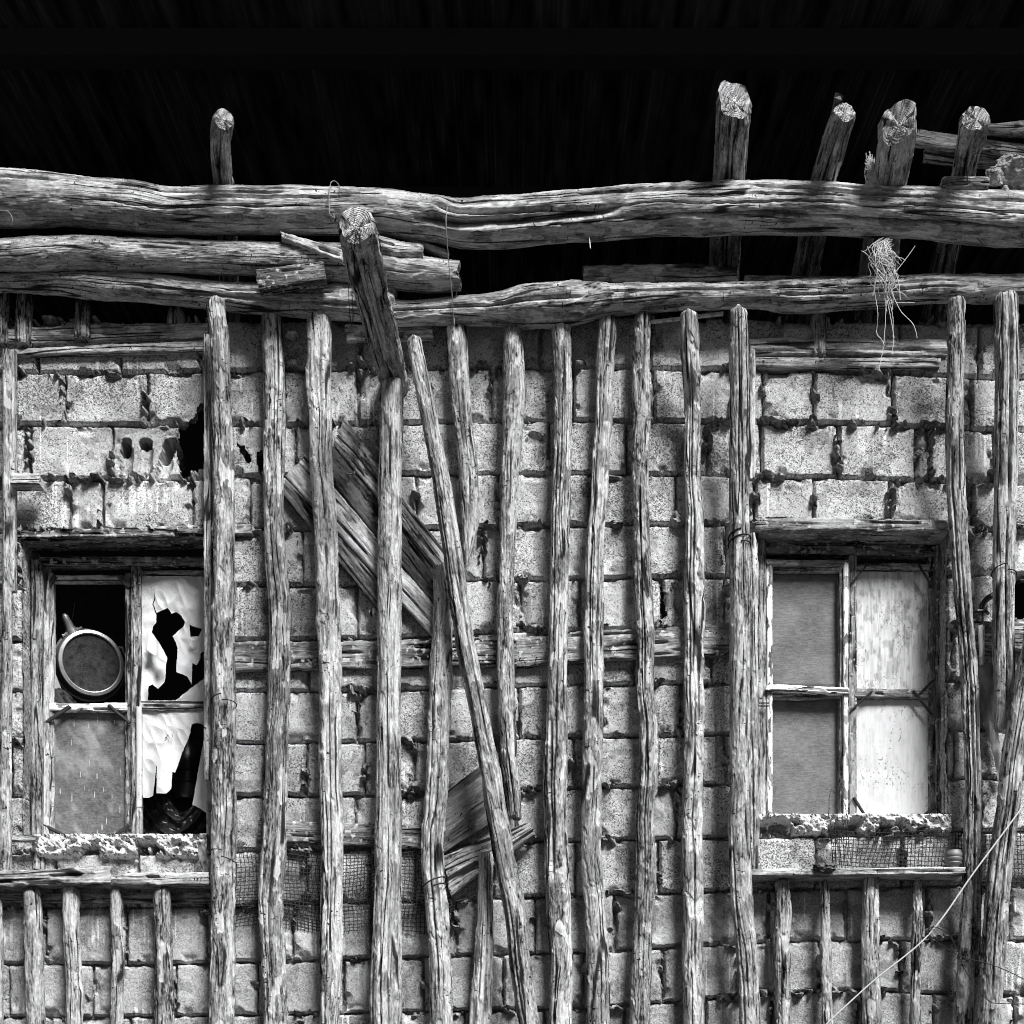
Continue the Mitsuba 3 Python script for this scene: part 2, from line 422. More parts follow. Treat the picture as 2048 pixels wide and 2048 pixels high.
def board(a0, a1, b0, b1, y, thick=0.022, seed=0, ds=0.006, rough=1.0, wear=1.0, y1=None, jag=0.004, groove=()):
    """A sawn board: a0-a1 and b0-b1 are the two ends of its two long edges (photo px), y the depth of its front face (y1 at the far end).
    groove: (position across 0..1, width, depth) in metres, moulded along its length."""
    idn = next_id()
    rng = np.random.default_rng(seed + 7)
    y1 = y if y1 is None else y1
    a0, a1, b0, b1 = W(*a0, y), W(*a1, y1), W(*b0, y), W(*b1, y1)
    L = np.linalg.norm((a1 + b1) / 2 - (a0 + b0) / 2)
    n = max(6, int(L / ds))
    f = np.linspace(0, 1, n)[:, None]
    E0, E1 = a0 + (a1 - a0) * f, b0 + (b1 - b0) * f
    Cc, Wd = (E0 + E1) / 2, (E1 - E0)
    wid = np.linalg.norm(Wd, axis=1)
    t = (Cc[-1] - Cc[0]) / np.linalg.norm(Cc[-1] - Cc[0])
    w = Wd / wid[:, None]
    B = np.cross(t, w); B /= np.linalg.norm(B, axis=1, keepdims=True)
    if B[0, 1] > 0:
        B = -B
    wm = float(wid.mean())
    k, kt = max(6, int(wm / 0.006)), max(3, int(thick / 0.008))
    front = np.stack([np.linspace(-0.5, 0.5, k), np.zeros(k)], 1)
    side = np.stack([np.full(kt, 0.5), -np.linspace(0, 1, kt + 1)[1:]], 1)
    ring = np.vstack([front, side, np.stack([np.linspace(0.5, -0.5, 4)[1:], np.full(3, -1.0)], 1), np.stack([np.full(kt, -0.5), -np.linspace(1, 0, kt + 1)[:-1]], 1)[1:]])
    m = len(ring)
    s = f * L
    per = np.r_[0, np.cumsum(np.linalg.norm(np.diff(ring * [wm, thick], axis=0), axis=1))]
    u, v = np.broadcast_to(3.0 * idn + 0.8 + per[None], (n, m)), np.broadcast_to(s + (seed * 0.77) % 4, (n, m))
    edge = np.abs(ring[:, 0])[None] > 0.499
    fr = (ring[:, 1] > -0.01)[None]
    da = 0.006 * wear * (nfbm(s * 7, ring[None, :, 0] * 2 + seed, 3) - 0.5) * edge * np.sign(ring[:, 0])[None] + 0.003 * wear * (nz(s * 60, ring[None, :, 0], seed) - 0.5) * edge * np.sign(ring[:, 0])[None]
    db = (0.0025 * rough * (nz(u * 130, v * 4, seed) - 0.5) + 0.0022 * rough * sstep(0.55, 0.62, nfbm(u * 26, v * 5, 3 + seed, 2)) + 0.006 * rough * (nz(s * 4, ring[None, :, 0] * 2, seed + 3) - 0.5)) * fr
    db = db - 0.0035 * (edge & fr)
    for pos, gw, gd in groove:
        db = db - gd * np.exp(-(((ring[None, :, 0] + 0.5 - pos) * wm) / gw) ** 2) * fr
    for a in rng.uniform(0, 0.8, int(1 + 3 * L * rough)):
        ff = (f - a) / rng.uniform(0.1, 0.4)
        line = rng.uniform(-0.42, 0.42) + 0.06 * (nz(s * 6, a * 9) - 0.5)
        db = db - 0.009 * rough * np.exp(-(((ring[None, :, 0] - line) * wm) / 0.0028) ** 2) * np.clip(np.minimum(ff, 1 - ff) * 8, 0, 1) * fr
    V = Cc[:, None] + w[:, None] * (ring[None, :, 0] * wid[:, None] + da)[..., None] + B[:, None] * (ring[None, :, 1] * thick + db)[..., None]
    for row, sgn in ((0, -1), (n - 1, 1)):
        V[row] += sgn * t * (jag * 2 * (nz(ring[:, 0] * wm * 140, seed, row) - 0.5) + jag * 2 * (nz(ring[:, 0] * wm * 30, seed + 4, row) - 0.5))[:, None]
    verts, uv = V.reshape(-1, 3), np.stack([u, v], -1).reshape(-1, 2)
    faces = [grid_faces(n, m, True)]
    for row in (0, n - 1):
        k0 = len(verts)
        verts = np.vstack([verts, V[row], V[row].mean(0)[None]])
        uv = np.vstack([uv, uv[row * m:(row + 1) * m], uv[row * m:row * m + 1]])
        j = np.arange(m)
        ff = np.stack([k0 + j, k0 + (j + 1) % m, np.full(m, k0 + m)], 1)
        faces.append(ff if row else ff[:, ::-1])
    F = np.vstack(faces)
    q = F[(k // 2) * 2]
    nn = np.cross(verts[q[1]] - verts[q[0]], verts[q[2]] - verts[q[0]])
    return verts, (F if nn @ B[0] > 0 else F[:, ::-1]), uv


def vboard(x0, x1, y0, y1, y, **k):      # upright board
    return board((x0, y0), (x0, y1), (x1, y0), (x1, y1), y, **k)


def hboard(x0, x1, y0, y1, y, **k):      # level board
    return board((x0, y0), (x1, y0), (x0, y1), (x1, y1), y, **k)


def tube(P, r, sides=5):
    P = np.asarray(P, float)
    t = np.gradient(P, axis=0)
    t /= np.linalg.norm(t, axis=1, keepdims=True) + 1e-12
    a = np.cross(t, [0.31, 0.87, 0.38]); a /= np.linalg.norm(a, axis=1, keepdims=True) + 1e-12
    b = np.cross(t, a)
    ang = np.arange(sides) * 2 * np.pi / sides
    r = np.broadcast_to(r, (len(P),))
    V = P[:, None] + r[:, None, None] * (np.cos(ang)[None, :, None] * a[:, None] + np.sin(ang)[None, :, None] * b[:, None])
    f = grid_faces(len(P), sides, True)
    n = len(P) * sides
    ends = [[0, i + 1, i] for i in range(1, sides - 1)] + [[n - sides, n - sides + i, n - sides + i + 1] for i in range(1, sides - 1)]
    return V.reshape(-1, 3), np.vstack([f, ends]), np.zeros((n, 2))


def curve(pts, n=40):
    """A smooth line through (px, py, y) places."""
    pts = np.asarray(pts, float)
    P = np.array([W(*p) for p in pts])
    s = np.r_[0, np.cumsum(np.linalg.norm(np.diff(P, axis=0), axis=1))]
    return (PchipInterpolator(s, P) if len(P) > 2 else (lambda x: P[0] + (P[1] - P[0]) * (x / s[-1])[:, None]))(np.linspace(0, s[-1], n))


def sheet(poly, y, step=0.006, bulge=None, holes=()):
    """A thin sheet (paper, foil) with a torn outline: poly and holes in photo px; bulge(px, py) moves it out of its plane, in metres."""
    P = Polygon(poly)
    for h in holes:
        P = P.difference(Polygon(h))
    ms = []
    for g in getattr(P, 'geoms', [P]):
        if g.area < 2:
            continue
        v, f = trimesh.creation.triangulate_polygon(g, engine='earcut')
        v, f = trimesh.remesh.subdivide_to_size(np.c_[v, np.zeros(len(v))], f, step / MPP)
        yy = y + (bulge(v[:, 0], v[:, 1]) if bulge else 0)
        ms.append((W(v[:, 0], v[:, 1], yy), f, v[:, :2] * MPP))
    return join(*ms)


def ragged(poly, amp=3.0, step=3.0, seed=0):
    """Roughens a polygon's edges."""
    out = []
    P = np.asarray(poly, float)
    for i in range(len(P)):
        a, b = P[i], P[(i + 1) % len(P)]
        n = max(1, int(np.linalg.norm(b - a) / step))
        for j in range(n):
            p = a + (b - a) * j / n
            q = p + (0 if j == 0 else 1) * amp * (np.array([nz(p[0] / 5, p[1] / 5, seed), nz(p[0] / 5, p[1] / 5, seed + 50)]) - 0.5) * 2
            out.append(q)
    g = Polygon(out).buffer(0)
    g = max(getattr(g, 'geoms', [g]), key=lambda s: s.area)
    return list(g.exterior.coords)[:-1]


def lump(c, size, seed, amp=0.35, sub=4, freq=2.2):
    m = trimesh.creation.icosphere(subdivisions=sub)
    v = np.array(m.vertices)
    d = 1 + amp * (nfbm(v[:, 0] * freq + seed, v[:, 1] * freq, v[:, 2] * freq, 3) - 0.5) * 2
    v = v * d[:, None] * np.asarray(size) + c
    return v, np.array(m.faces), np.stack([v[:, 0], v[:, 2]], 1)


def rock(c, size, seed, n=26):
    """A broken angular stone with a rough skin."""
    rng = np.random.default_rng(seed)
    p = rng.normal(size=(n, 3))
    p = p / np.linalg.norm(p, axis=1, keepdims=True) * rng.uniform(0.72, 1.1, (n, 1))
    m = trimesh.convex.convex_hull(p)
    v, f = trimesh.remesh.subdivide_to_size(np.array(m.vertices), np.array(m.faces), 0.06)
    v, f = trimesh.Trimesh(v, f).vertices, trimesh.Trimesh(v, f).faces
    v = np.array(v)
    v = v * (1 + 0.34 * (nfbm(v[:, 0] * 4 + seed, v[:, 1] * 4, v[:, 2] * 4, 4) - 0.5) - 0.14 * sstep(0.55, 0.62, nfbm(v[:, 0] * 2 + seed, v[:, 1] * 2, v[:, 2] * 2, 3)))[:, None] * np.asarray(size) + c
    return v, np.array(f), np.stack([v[:, 0], v[:, 2]], 1)


def box(c0, c1):
    m = trimesh.creation.box(bounds=[np.minimum(c0, c1), np.maximum(c0, c1)])
    v = np.array(m.vertices)
    return v, np.array(m.faces), v[:, [0, 2]].copy()


def lathe(profile, n=48):
    """profile (r, h) turned about z."""
    p = np.asarray(profile, float)
    a = np.arange(n) * 2 * np.pi / n
    V = np.stack([p[:, None, 0] * np.cos(a), p[:, None, 0] * np.sin(a), np.broadcast_to(p[:, None, 1], (len(p), n))], -1).reshape(-1, 3)
    return V, grid_faces(len(p), n, True), np.stack([V[:, 0], V[:, 1]], 1)


# ------------------------------------------------------------------ setting: ground, and the dark building behind the wall
gx = np.linspace(-150, 150, 61)
GX, GY = np.meshgrid(gx, gx, indexing='ij')
put('ground', (np.stack([GX, GY, 0.06 * (nfbm(GX / 9, GY / 9, 1) - 0.5)], -1).reshape(-1, 3), grid_faces(61, 61), np.stack([GX, GY], -1).reshape(-1, 2)), 'mat_earth', kind='structure',
    label='bare dark earth in front of the building')

# ------------------------------------------------------------------ the concrete block wall
XS = [-160, 200, 650, 1150, 1700, 2010, 2240]
ROWS = [(530, 530, 530, 525, 532, 545, 545), (640, 640, 640, 630, 640, 650, 650), (745, 745, 738, 735, 745, 755, 755), (850, 850, 848, 842, 848, 860, 860), (958, 958, 950, 947, 956, 965, 965),
        (1062, 1062, 1060, 1050, 1046, 1060, 1060), (1172, 1172, 1170, 1156, 1152, 1147, 1147), (1280, 1280, 1278, 1260, 1258, 1250, 1250), (1383, 1383, 1382, 1370, 1362, 1360, 1360),
        (1487, 1487, 1485, 1474, 1465, 1460, 1460), (1592, 1592, 1591, 1577, 1562, 1558, 1558), (1706, 1706, 1697, 1681, 1672, 1662, 1662), (1815, 1815, 1807, 1792, 1776, 1770, 1770),
        (1929, 1929, 1920, 1905, 1880, 1880, 1880), (2034, 2034, 2027, 2017, 1982, 1990, 1990), (2140, 2140, 2135, 2125, 2092, 2098, 2098), (2245, 2245, 2240, 2235, 2200, 2205, 2205)]
JOINTS = [[], [75, 240, 400, 560, 720, 900, 1081, 1300, 1480, 1640, 1800, 1960],
          [-30, 130, 293, 415, 565, 715, 850, 982, 1146, 1307, 1466, 1526, 1629, 1785, 1943],
          [60, 224, 448, 590, 760, 920, 1098, 1253, 1415, 1522, 1677, 1833, 1860, 1990],
          [-10, 137, 205, 385, 500, 660, 832, 1000, 1180, 1353, 1510, 1627, 1781, 1945],
          [30, 460, 605, 790, 966, 1120, 1290, 1452, 1941, 2110], [-20, 545, 714, 880, 1040, 1161, 1323, 1450, 2030], [10, 460, 617, 790, 950, 1110, 1270, 1423, 1905, 2065],
          [-35, 550, 714, 870, 1038, 1200, 1361, 1980], [22, 530, 612, 730, 829, 990, 1148, 1310, 1450, 1910, 2070], [545, 709, 870, 1030, 1195, 1356, 1500, 1960],
          [110, 275, 440, 613, 740, 830, 985, 1152, 1318, 1470, 1632, 1805, 1965], [-60, 91, 252, 413, 585, 745, 911, 1070, 1230, 1390, 1539, 1695, 1855, 2022],
          [16, 184, 351, 515, 685, 848, 1007, 1168, 1326, 1480, 1640, 1800, 1955, 2110], [-70, 100, 260, 430, 600, 765, 930, 1090, 1250, 1410, 1544, 1717, 1868, 2030], [30, 190, 350, 520, 680, 850, 1010, 1170, 1330, 1490, 1650, 1810, 1970]]
OPEN = [(46, 436, 1064, 1668), (1517, 1893, 1048, 1634)]               # the two window openings
HOLES = [Polygon(ragged(p, 4, 4, i)) for i, p in enumerate((
    [(354, 852), (372, 848), (388, 838), (398, 812), (412, 806), (412, 940), (388, 940), (374, 948), (368, 966), (358, 944), (352, 900)],
    [(474, 884), (490, 892), (502, 915), (500, 930), (488, 916), (478, 902)], [(511, 905), (530, 899), (534, 945), (516, 946)],
    [(2027, 1156), (2036, 1150), (2060, 1158), (2062, 1220), (2048, 1240), (2030, 1232), (2022, 1200)], [(1322, 1168), (1326, 1170), (1336, 1232), (1322, 1228)]))]
CARVE = [(252, 926, 12, 36, 0.030, -0.06), (291, 918, 13, 36, 0.026, 0.0), (330, 928, 14, 36, 0.030, -0.25), (251, 893, 9, 17, 0.13, -0.2), (291, 886, 12, 9, 0.11, 0.0), (344, 888, 17, 12, 0.13, -0.5), (333, 908, 9, 16, 0.10, -0.4), (1070, 900, 18, 36, 0.022, 0.0), (1358, 1198, 13, 32, 0.02, 0.2), (1415, 880, 6, 24, 0.03, 0.1), (1930, 1100, 7, 6, 0.02, 0.0)]
row_y = [PchipInterpolator(XS, r) for r in ROWS]


def carved(px, py):
    d = np.zeros_like(px)
    for cx, cy, rx, ry, dep, lean in CARVE:
        e = np.abs((px - cx - lean * (py - cy)) / rx + 0.5 * (nfbm(px / 8, py / 9, cx, 3) - 0.5)) ** 2 + np.abs((py - cy) / ry) ** 5
        d = np.maximum(d, dep * np.clip(1 - e, 0, 1) ** 0.25)
    return d


def joint_gap(px, py):
    """Signed distance in px from the nearest block joint (for the mortar bed)."""
    d = np.full(px.shape, 99.0)
    for r in row_y:
        d = np.minimum(d, np.abs(py - r(px)))
    for i in range(1, len(ROWS) - 1):
        inside = (py > row_y[i](px)) & (py < row_y[i + 1](px))
        for x in JOINTS[i]:
            d = np.where(inside, np.minimum(d, np.abs(px - x)), d)
    return d


wall = thing('block_wall', 'grey wall of rough hollow concrete blocks with crumbling mortar behind the poles', 'wall')


def mortar_bed():
    px, py = np.meshgrid(np.arange(-160, 2216, 4.0), np.arange(640, 2240, 4.0), indexing='ij')
    d = joint_gap(px, py)
    g, big = nfbm(px / 9, py / 9, 3, 3), nfbm(px / 55, py / 40, 8, 2)
    y = 0.036 - 0.030 * sstep(0.44, 0.62, g) * (1 - sstep(6, 17, d)) * (0.30 + 1.2 * sstep(0.44, 0.62, big)) - 0.024 * sstep(0.56, 0.66, big) * sstep(0.4, 0.6, g) * (1 - sstep(8, 15, d)) + 0.01 * (nfbm(px / 5, py / 5, 9, 2) - 0.5)
    y = y + carved(px, py) * 1.25 + 0.012 * (carved(px, py) > 0.002)
    V = W(px, py, 0) + np.stack([0 * y, y, 0 * y], -1)
    n, m = px.shape
    f = grid_faces(n, m)
    fx, fy = px.ravel()[f].mean(1), py.ravel()[f].mean(1)
    keep = np.ones(len(f), bool)
    for x0, x1, y0, y1 in OPEN:
        keep &= ~((fx > x0) & (fx < x1) & (fy > y0) & (fy < y1))
    for h in HOLES:
        keep &= ~contains_xy(h, fx, fy)
    return V.reshape(-1, 3), f[keep], np.stack([px, py], -1).reshape(-1, 2) * MPP


put('mortar_bed', mortar_bed(), 'mat_mortar', wall, label='crumbling recessed mortar between the blocks')


def block(x0, x1, i, seed, step):
    rng = np.random.default_rng(seed)
    gl, gr, gt, gb = rng.uniform(0.6, 2.8, 4)
    nu, nv = max(6, int((x1 - x0) * MPP / step)), max(6, int(104 * MPP / step))
    U, Vv = np.meshgrid(np.linspace(0, 1, nu), np.linspace(0, 1, nv), indexing='ij')
    px = x0 + gl + (x1 - x0 - gl - gr) * U
    top, bot = row_y[i](px) + gt, row_y[i + 1](px) - gb
    py = top + (bot - top) * Vv
    ex, ey = np.minimum(px - px.min(), px.max() - px), np.minimum(py - top, bot - py)
    rim = np.minimum(ex, ey)
    wob = (1 - sstep(0, 14, rim))
    px2 = px + wob * 5.0 * (nfbm(px / 16, py / 16, seed, 3) - 0.5)
    py2 = py + wob * 6.5 * (nfbm(px / 16, py / 16, seed + 40, 3) - 0.5)
    e = rim * MPP + 0.009 * (nfbm(px / 11, py / 11, seed, 3) - 0.5)
    chip = sstep(0.60, 0.72, nfbm(px / 34, py / 34, seed + 9, 2)) * (1 - sstep(0, 22, rim))
    y = 0.022 * (1 - sstep(0, 0.0065, e)) + 0.022 * chip + rng.uniform(-0.005, 0.004)
    y = y + 0.0042 * (nfbm(px / 5, py / 5, 2, 3) - 0.5) + 0.004 * (nfbm(px / 60, py / 60, seed, 2) - 0.5) + rng.uniform(-0.004, 0.004) * (U - 0.5) + carved(px, py)
    P = W(px2, py2, 0) + np.stack([0 * y, y, 0 * y], -1)
    f = grid_faces(nu, nv)
    fx, fy = px2.ravel()[f].mean(1), py2.ravel()[f].mean(1)
    keep = np.ones(len(f), bool)
    for h in HOLES:
        if h.intersects(Polygon([(x0, py.min()), (x1, py.min()), (x1, py.max()), (x0, py.max())])):
            keep &= ~contains_xy(h, fx, fy)
    verts = P.reshape(-1, 3)
    idx = np.arange(nu * nv).reshape(nu, nv)
    loop = np.r_[idx[:, 0], idx[-1, 1:], idx[-2::-1, -1], idx[0, -2:0:-1]]
    back = verts[loop] + np.array([0, 0.06, 0]) - 0 * verts[loop]
    back[:, 1] = np.maximum(back[:, 1], 0.075)
    k0, m = len(verts), len(loop)
    verts = np.vstack([verts, verts[loop], back])
    j = np.arange(m); j2 = (j + 1) % m
    open_ = np.zeros(m, bool)
    for h in HOLES:
        open_ |= contains_xy(h.buffer(5), px2.ravel()[loop], py2.ravel()[loop])
    sk = np.vstack([np.stack([k0 + j, k0 + j2, k0 + m + j2], 1)[~open_], np.stack([k0 + j, k0 + m + j2, k0 + m + j], 1)[~open_]])
    return verts, np.vstack([f[keep], sk]), np.stack([verts[:, 0], verts[:, 2]], 1)


def visible_spans(x0, x1, i):
    yt, yb = float(row_y[i]((x0 + x1) / 2)), float(row_y[i + 1]((x0 + x1) / 2))
    spans = [(x0, x1)]
    for ox0, ox1, oy0, oy1 in OPEN:
        if min(yb, oy1) - max(yt, oy0) > 24:
            nxt = []
            for a, b in spans:
                if b <= ox0 or a >= ox1:
                    nxt.append((a, b))
                else:
                    if ox0 - a > 6: nxt.append((a, ox0))
                    if b - ox1 > 6: nxt.append((ox1, b))
            spans = nxt
    return spans


count = 0
for i in range(1, len(ROWS) - 1):
    xs = [-150] + [x for x in JOINTS[i] if -130 < x < 2200] + [2210]
    for a, b in zip(xs[:-1], xs[1:]):
        for s0, s1 in visible_spans(a, b, i):
            count += 1
            shown = s1 > -5 and s0 < 2053 and row_y[i](s0) < 2050
            fine = any(s0 < c[0] < s1 and row_y[i](c[0]) < c[1] < row_y[i + 1](c[0]) for c in CARVE[:8])
            put('block', block(s0, s1, i, 100 + count, 0.0042 if fine else 0.0066 if shown else 0.03), 'mat_block_plain' if i >= 12 else 'mat_block', wall)
# the wall below the frame, down to the ground, and the reveals of the two openings
put('footing', box((-2.5, 0.01, -0.1), (2.5, 0.16, EYE_Z + (VY - 2236) * MPP)), 'mat_mortar', wall, smooth=False)


def reveal(px, y0, y1, seed):
    t, d = np.meshgrid(np.linspace(y0, y1, 90), np.linspace(0.004, 0.24, 30), indexing='ij')
    P = W(px, t, 0) + np.stack([0.014 * (nfbm(t / 12, d * 40, seed, 3) - 0.5) + 0.012 * (nz(t / 50, seed) - 0.5), d, 0 * d], -1)
    return P.reshape(-1, 3), grid_faces(90, 30), np.stack([d, t * MPP], -1).reshape(-1, 2)


for (x0, x1, y0, y1), sd in zip(OPEN, (1, 2)):
    put('reveal', reveal(x0, y0, y1, sd), 'mat_mortar', wall)
    put('reveal', reveal(x1, y0, y1, sd + 5), 'mat_mortar', wall)

# the barn behind: floors, side and back walls and a corrugated roof that oversails the wall
barn = thing('barn_shell', 'barn interior coloured near black for its unlit depth under a corrugated sheet roof seen over the beams', 'building')
zt = 6.85
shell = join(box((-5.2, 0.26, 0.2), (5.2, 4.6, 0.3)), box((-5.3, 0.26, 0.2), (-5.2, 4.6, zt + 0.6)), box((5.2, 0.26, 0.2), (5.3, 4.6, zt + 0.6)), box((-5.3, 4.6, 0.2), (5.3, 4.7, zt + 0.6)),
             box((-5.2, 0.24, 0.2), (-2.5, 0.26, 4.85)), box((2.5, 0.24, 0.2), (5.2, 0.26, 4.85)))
put('inner_wall', shell, 'mat_barn_shade', barn, smooth=False)
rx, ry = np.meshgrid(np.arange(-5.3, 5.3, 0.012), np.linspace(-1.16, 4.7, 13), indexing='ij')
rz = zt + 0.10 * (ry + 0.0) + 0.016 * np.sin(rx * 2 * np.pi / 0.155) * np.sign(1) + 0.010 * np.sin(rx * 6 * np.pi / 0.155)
put('roof', (np.stack([rx, ry, rz], -1).reshape(-1, 3), grid_faces(*rx.shape), np.stack([rx, ry], -1).reshape(-1, 2)), 'mat_sheet', barn, label='corrugated metal sheets of the roof underside, coloured dark for their shade')
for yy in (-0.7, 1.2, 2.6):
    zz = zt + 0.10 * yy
    put('purlin', box((-5.2, yy - 0.05, zz - 0.15), (5.2, yy + 0.05, zz - 0.02)), 'mat_barn_shade', barn, smooth=False)

# ------------------------------------------------------------------ the big level beams under the eaves
def beam(pts, Y, seed, label, **k):
    mesh, caps = log(pts, Y, seed, **k)
    return put('log_beam', mesh, 'mat_wood', label=label, cat='wooden beam'), caps


beam([(-60, 388, 51), (0, 395, 53), (70, 399, 50), (135, 402, 45), (200, 409, 44), (270, 415, 45), (350, 422, 41), (440, 420, 43.5), (600, 422, 42), (735, 425, 42), (870, 438, 41), (930, 449, 44), (1000, 446, 47), (1095, 437, 45.5),
      (1230, 425, 46), (1365, 419, 46), (1500, 418, 47), (1600, 419, 47), (1755, 423, 45), (1910, 433, 47), (2048, 439, 49), (2110, 441, 49)], -0.20, 3,
     'longest and thickest round log beam, uppermost, spanning the whole width under the rafter ends', ds=0.0052, m=96, knots=14, rough=0.5, wob=0.004,
     cracks=[(0.41, 0.60, -0.50, 0.25, 0.013, 0.065), (0.43, 0.54, -0.10, -0.1, 0.007, 0.035), (0.60, 0.76, -0.75, 0.1, 0.005, 0.03), (0.56, 0.68, 0.35, -0.15, 0.005, 0.03), (0.12, 0.30, 0.35, -0.2, 0.004, 0.02),
             (0.18, 0.36, 0.0, 0.1, 0.004, 0.02), (0.72, 0.83, 0.25, -0.1, 0.004, 0.02), (0.78, 0.9, 0.5, 0.05, 0.003, 0.018), (0.66, 0.99, -0.85, 0.05, 0.004, 0.022), (0.0, 0.09, 0.3, 0.1, 0.005, 0.02)])
beam([(-60, 510, 29), (0, 510, 29), (90, 507, 32), (170, 507, 32), (270, 510, 31), (360, 513, 29), (440, 516, 30), (600, 523, 32), (700, 530, 35), (775, 540, 33), (850, 549, 32), (914, 551, 27)], -0.155, 5,
     'barky log beam with a broken right end, second from the top on the left', m=64, knots=9, rough=0.7, ends=('saw', 'broken'), cracks=[(0.7, 0.95, 0.4, 0.3, 0.005, 0.02)])
beam([(-60, 567, 20), (0, 566, 17), (100, 566, 22), (200, 572, 28), (270, 575, 26), (400, 587, 26), (500, 597, 27), (600, 604, 29), (700, 607, 33), (790, 617, 31)], -0.10, 7,
     'crooked bleached log resting on the wall top, left half', m=60, knots=8, rough=0.7, cracks=[(0.5, 0.75, -0.5, 0.1, 0.004, 0.02), (0.62, 0.99, -0.6, 0.0, 0.004, 0.02)])
beam([(775, 630, 24), (800, 628, 23), (900, 623, 26), (1000, 620, 31), (1060, 613, 40), (1150, 607, 38), (1230, 599, 30), (1365, 594, 25), (1500, 590, 24), (1600, 594, 30), (1755, 585, 28), (1900, 578, 26), (2110, 578, 26)], -0.10, 9,
     'crooked knotty log resting on the wall top, right half', m=60, knots=12, rough=0.8, cracks=[(0.0, 0.3, -0.2, 0.0, 0.004, 0.02), (0.3, 0.7, 0.1, 0.2, 0.0035, 0.015)])

# ------------------------------------------------------------------ rafter ends that stick out of the wall head
RAFTERS = [
    ([(448, 238, 20), (441, 300, 19.5), (452, 400, 19), (458, 545, 19)], [-0.46, -0.32, -0.13, 0.22], 11, (), 1.0, 'thin curved rafter end with a frayed tip, alone at the upper left'),
    ([(711, 450, 38), (727, 520, 38), (757, 640, 33), (783, 745, 28), (792, 785, 27)], [-1.06, -0.80, -0.40, -0.08, 0.02], 12, (), 1.0, 'stout rafter stub tilting out over the beams above the thick straight pole'),
    ([(1468, 200, 39), (1462, 300, 36), (1455, 420, 34), (1449, 545, 33)], [-0.46, -0.27, -0.08, 0.25], 13, ((-1.35, 0.86), (1.35, 0.86), (0.0, 0.84), (3.14, 0.84)), 1.0, 'tallest rafter end, squared with a sloping top'),
    ([(1689, 224, 24), (1668, 290, 25), (1645, 370, 26), (1610, 545, 27)], [-0.46, -0.32, -0.18, 0.22], 14, ((-0.5, 0.8),), 1.0, 'leaning rafter end with loose bark, between two squared rafter ends'),
    ([(1798, 246, 43), (1789, 310, 38), (1776, 380, 34), (1757, 545, 40)], [-0.46, -0.32, -0.18, 0.22], 15, ((-1.5, 0.85), (1.5, 0.85), (0.1, 0.86)), 1.0, 'broad hewn rafter end with a pale notch in its face'),
    ([(1951, 236, 29), (1939, 290, 26), (1926, 352, 24), (1890, 520, 24)], [-0.46, -0.33, -0.20, 0.2], 16, (), 1.0, 'round rafter end with a radially cracked sawn face, farthest right'),
]
for pts, Y, seed, flats, rough, label in RAFTERS:
    if seed != 12:
        p0, p1 = W(*pts[-2][:2], Y[-2]), W(*pts[-1][:2], Y[-1])
        q = p1 + (p1 - p0) / (p1 - p0)[1] * 1.1
        sc = (DIST + q[1]) / DIST * MPP
        pts, Y = pts + [(q[0] / sc + VX, VY - (q[2] - EYE_Z) / sc, pts[-1][2])], Y + [float(q[1])]
    mesh, caps = log(pts, Y, seed, ds=0.005, m=56, front=(0, -0.55, -1), rough=rough, flats=flats, wob=0.0015, ends_open=(True, False), shear={13: (0.35, 0.45), 15: (-0.4, 0.3), 11: (0.0, 0.3)}.get(seed, (0, 0)),
                     cracks=[(0.0, 0.9, -0.25, 0.1, 0.005, 0.03), (0.0, 0.7, 0.5, -0.1, 0.003, 0.016), (0.1, 1.0, -0.8, 0.05, 0.003, 0.016)])
    k = put('rafter_end', mesh, 'mat_wood', label=label, cat='rafter', group='rafter ends above the wall')
    put('cut_end', cut_end(caps[0], seed), 'mat_end', k, label='cracked sawn end grain')
    if seed == 14:
        put('bark_slab', board((1668, 196), (1592, 545), (1684, 200), (1606, 545), -0.47, y1=0.2, thick=0.03, seed=81, rough=1.6), 'mat_dark_wood', k, label='loose dark slab of bark')

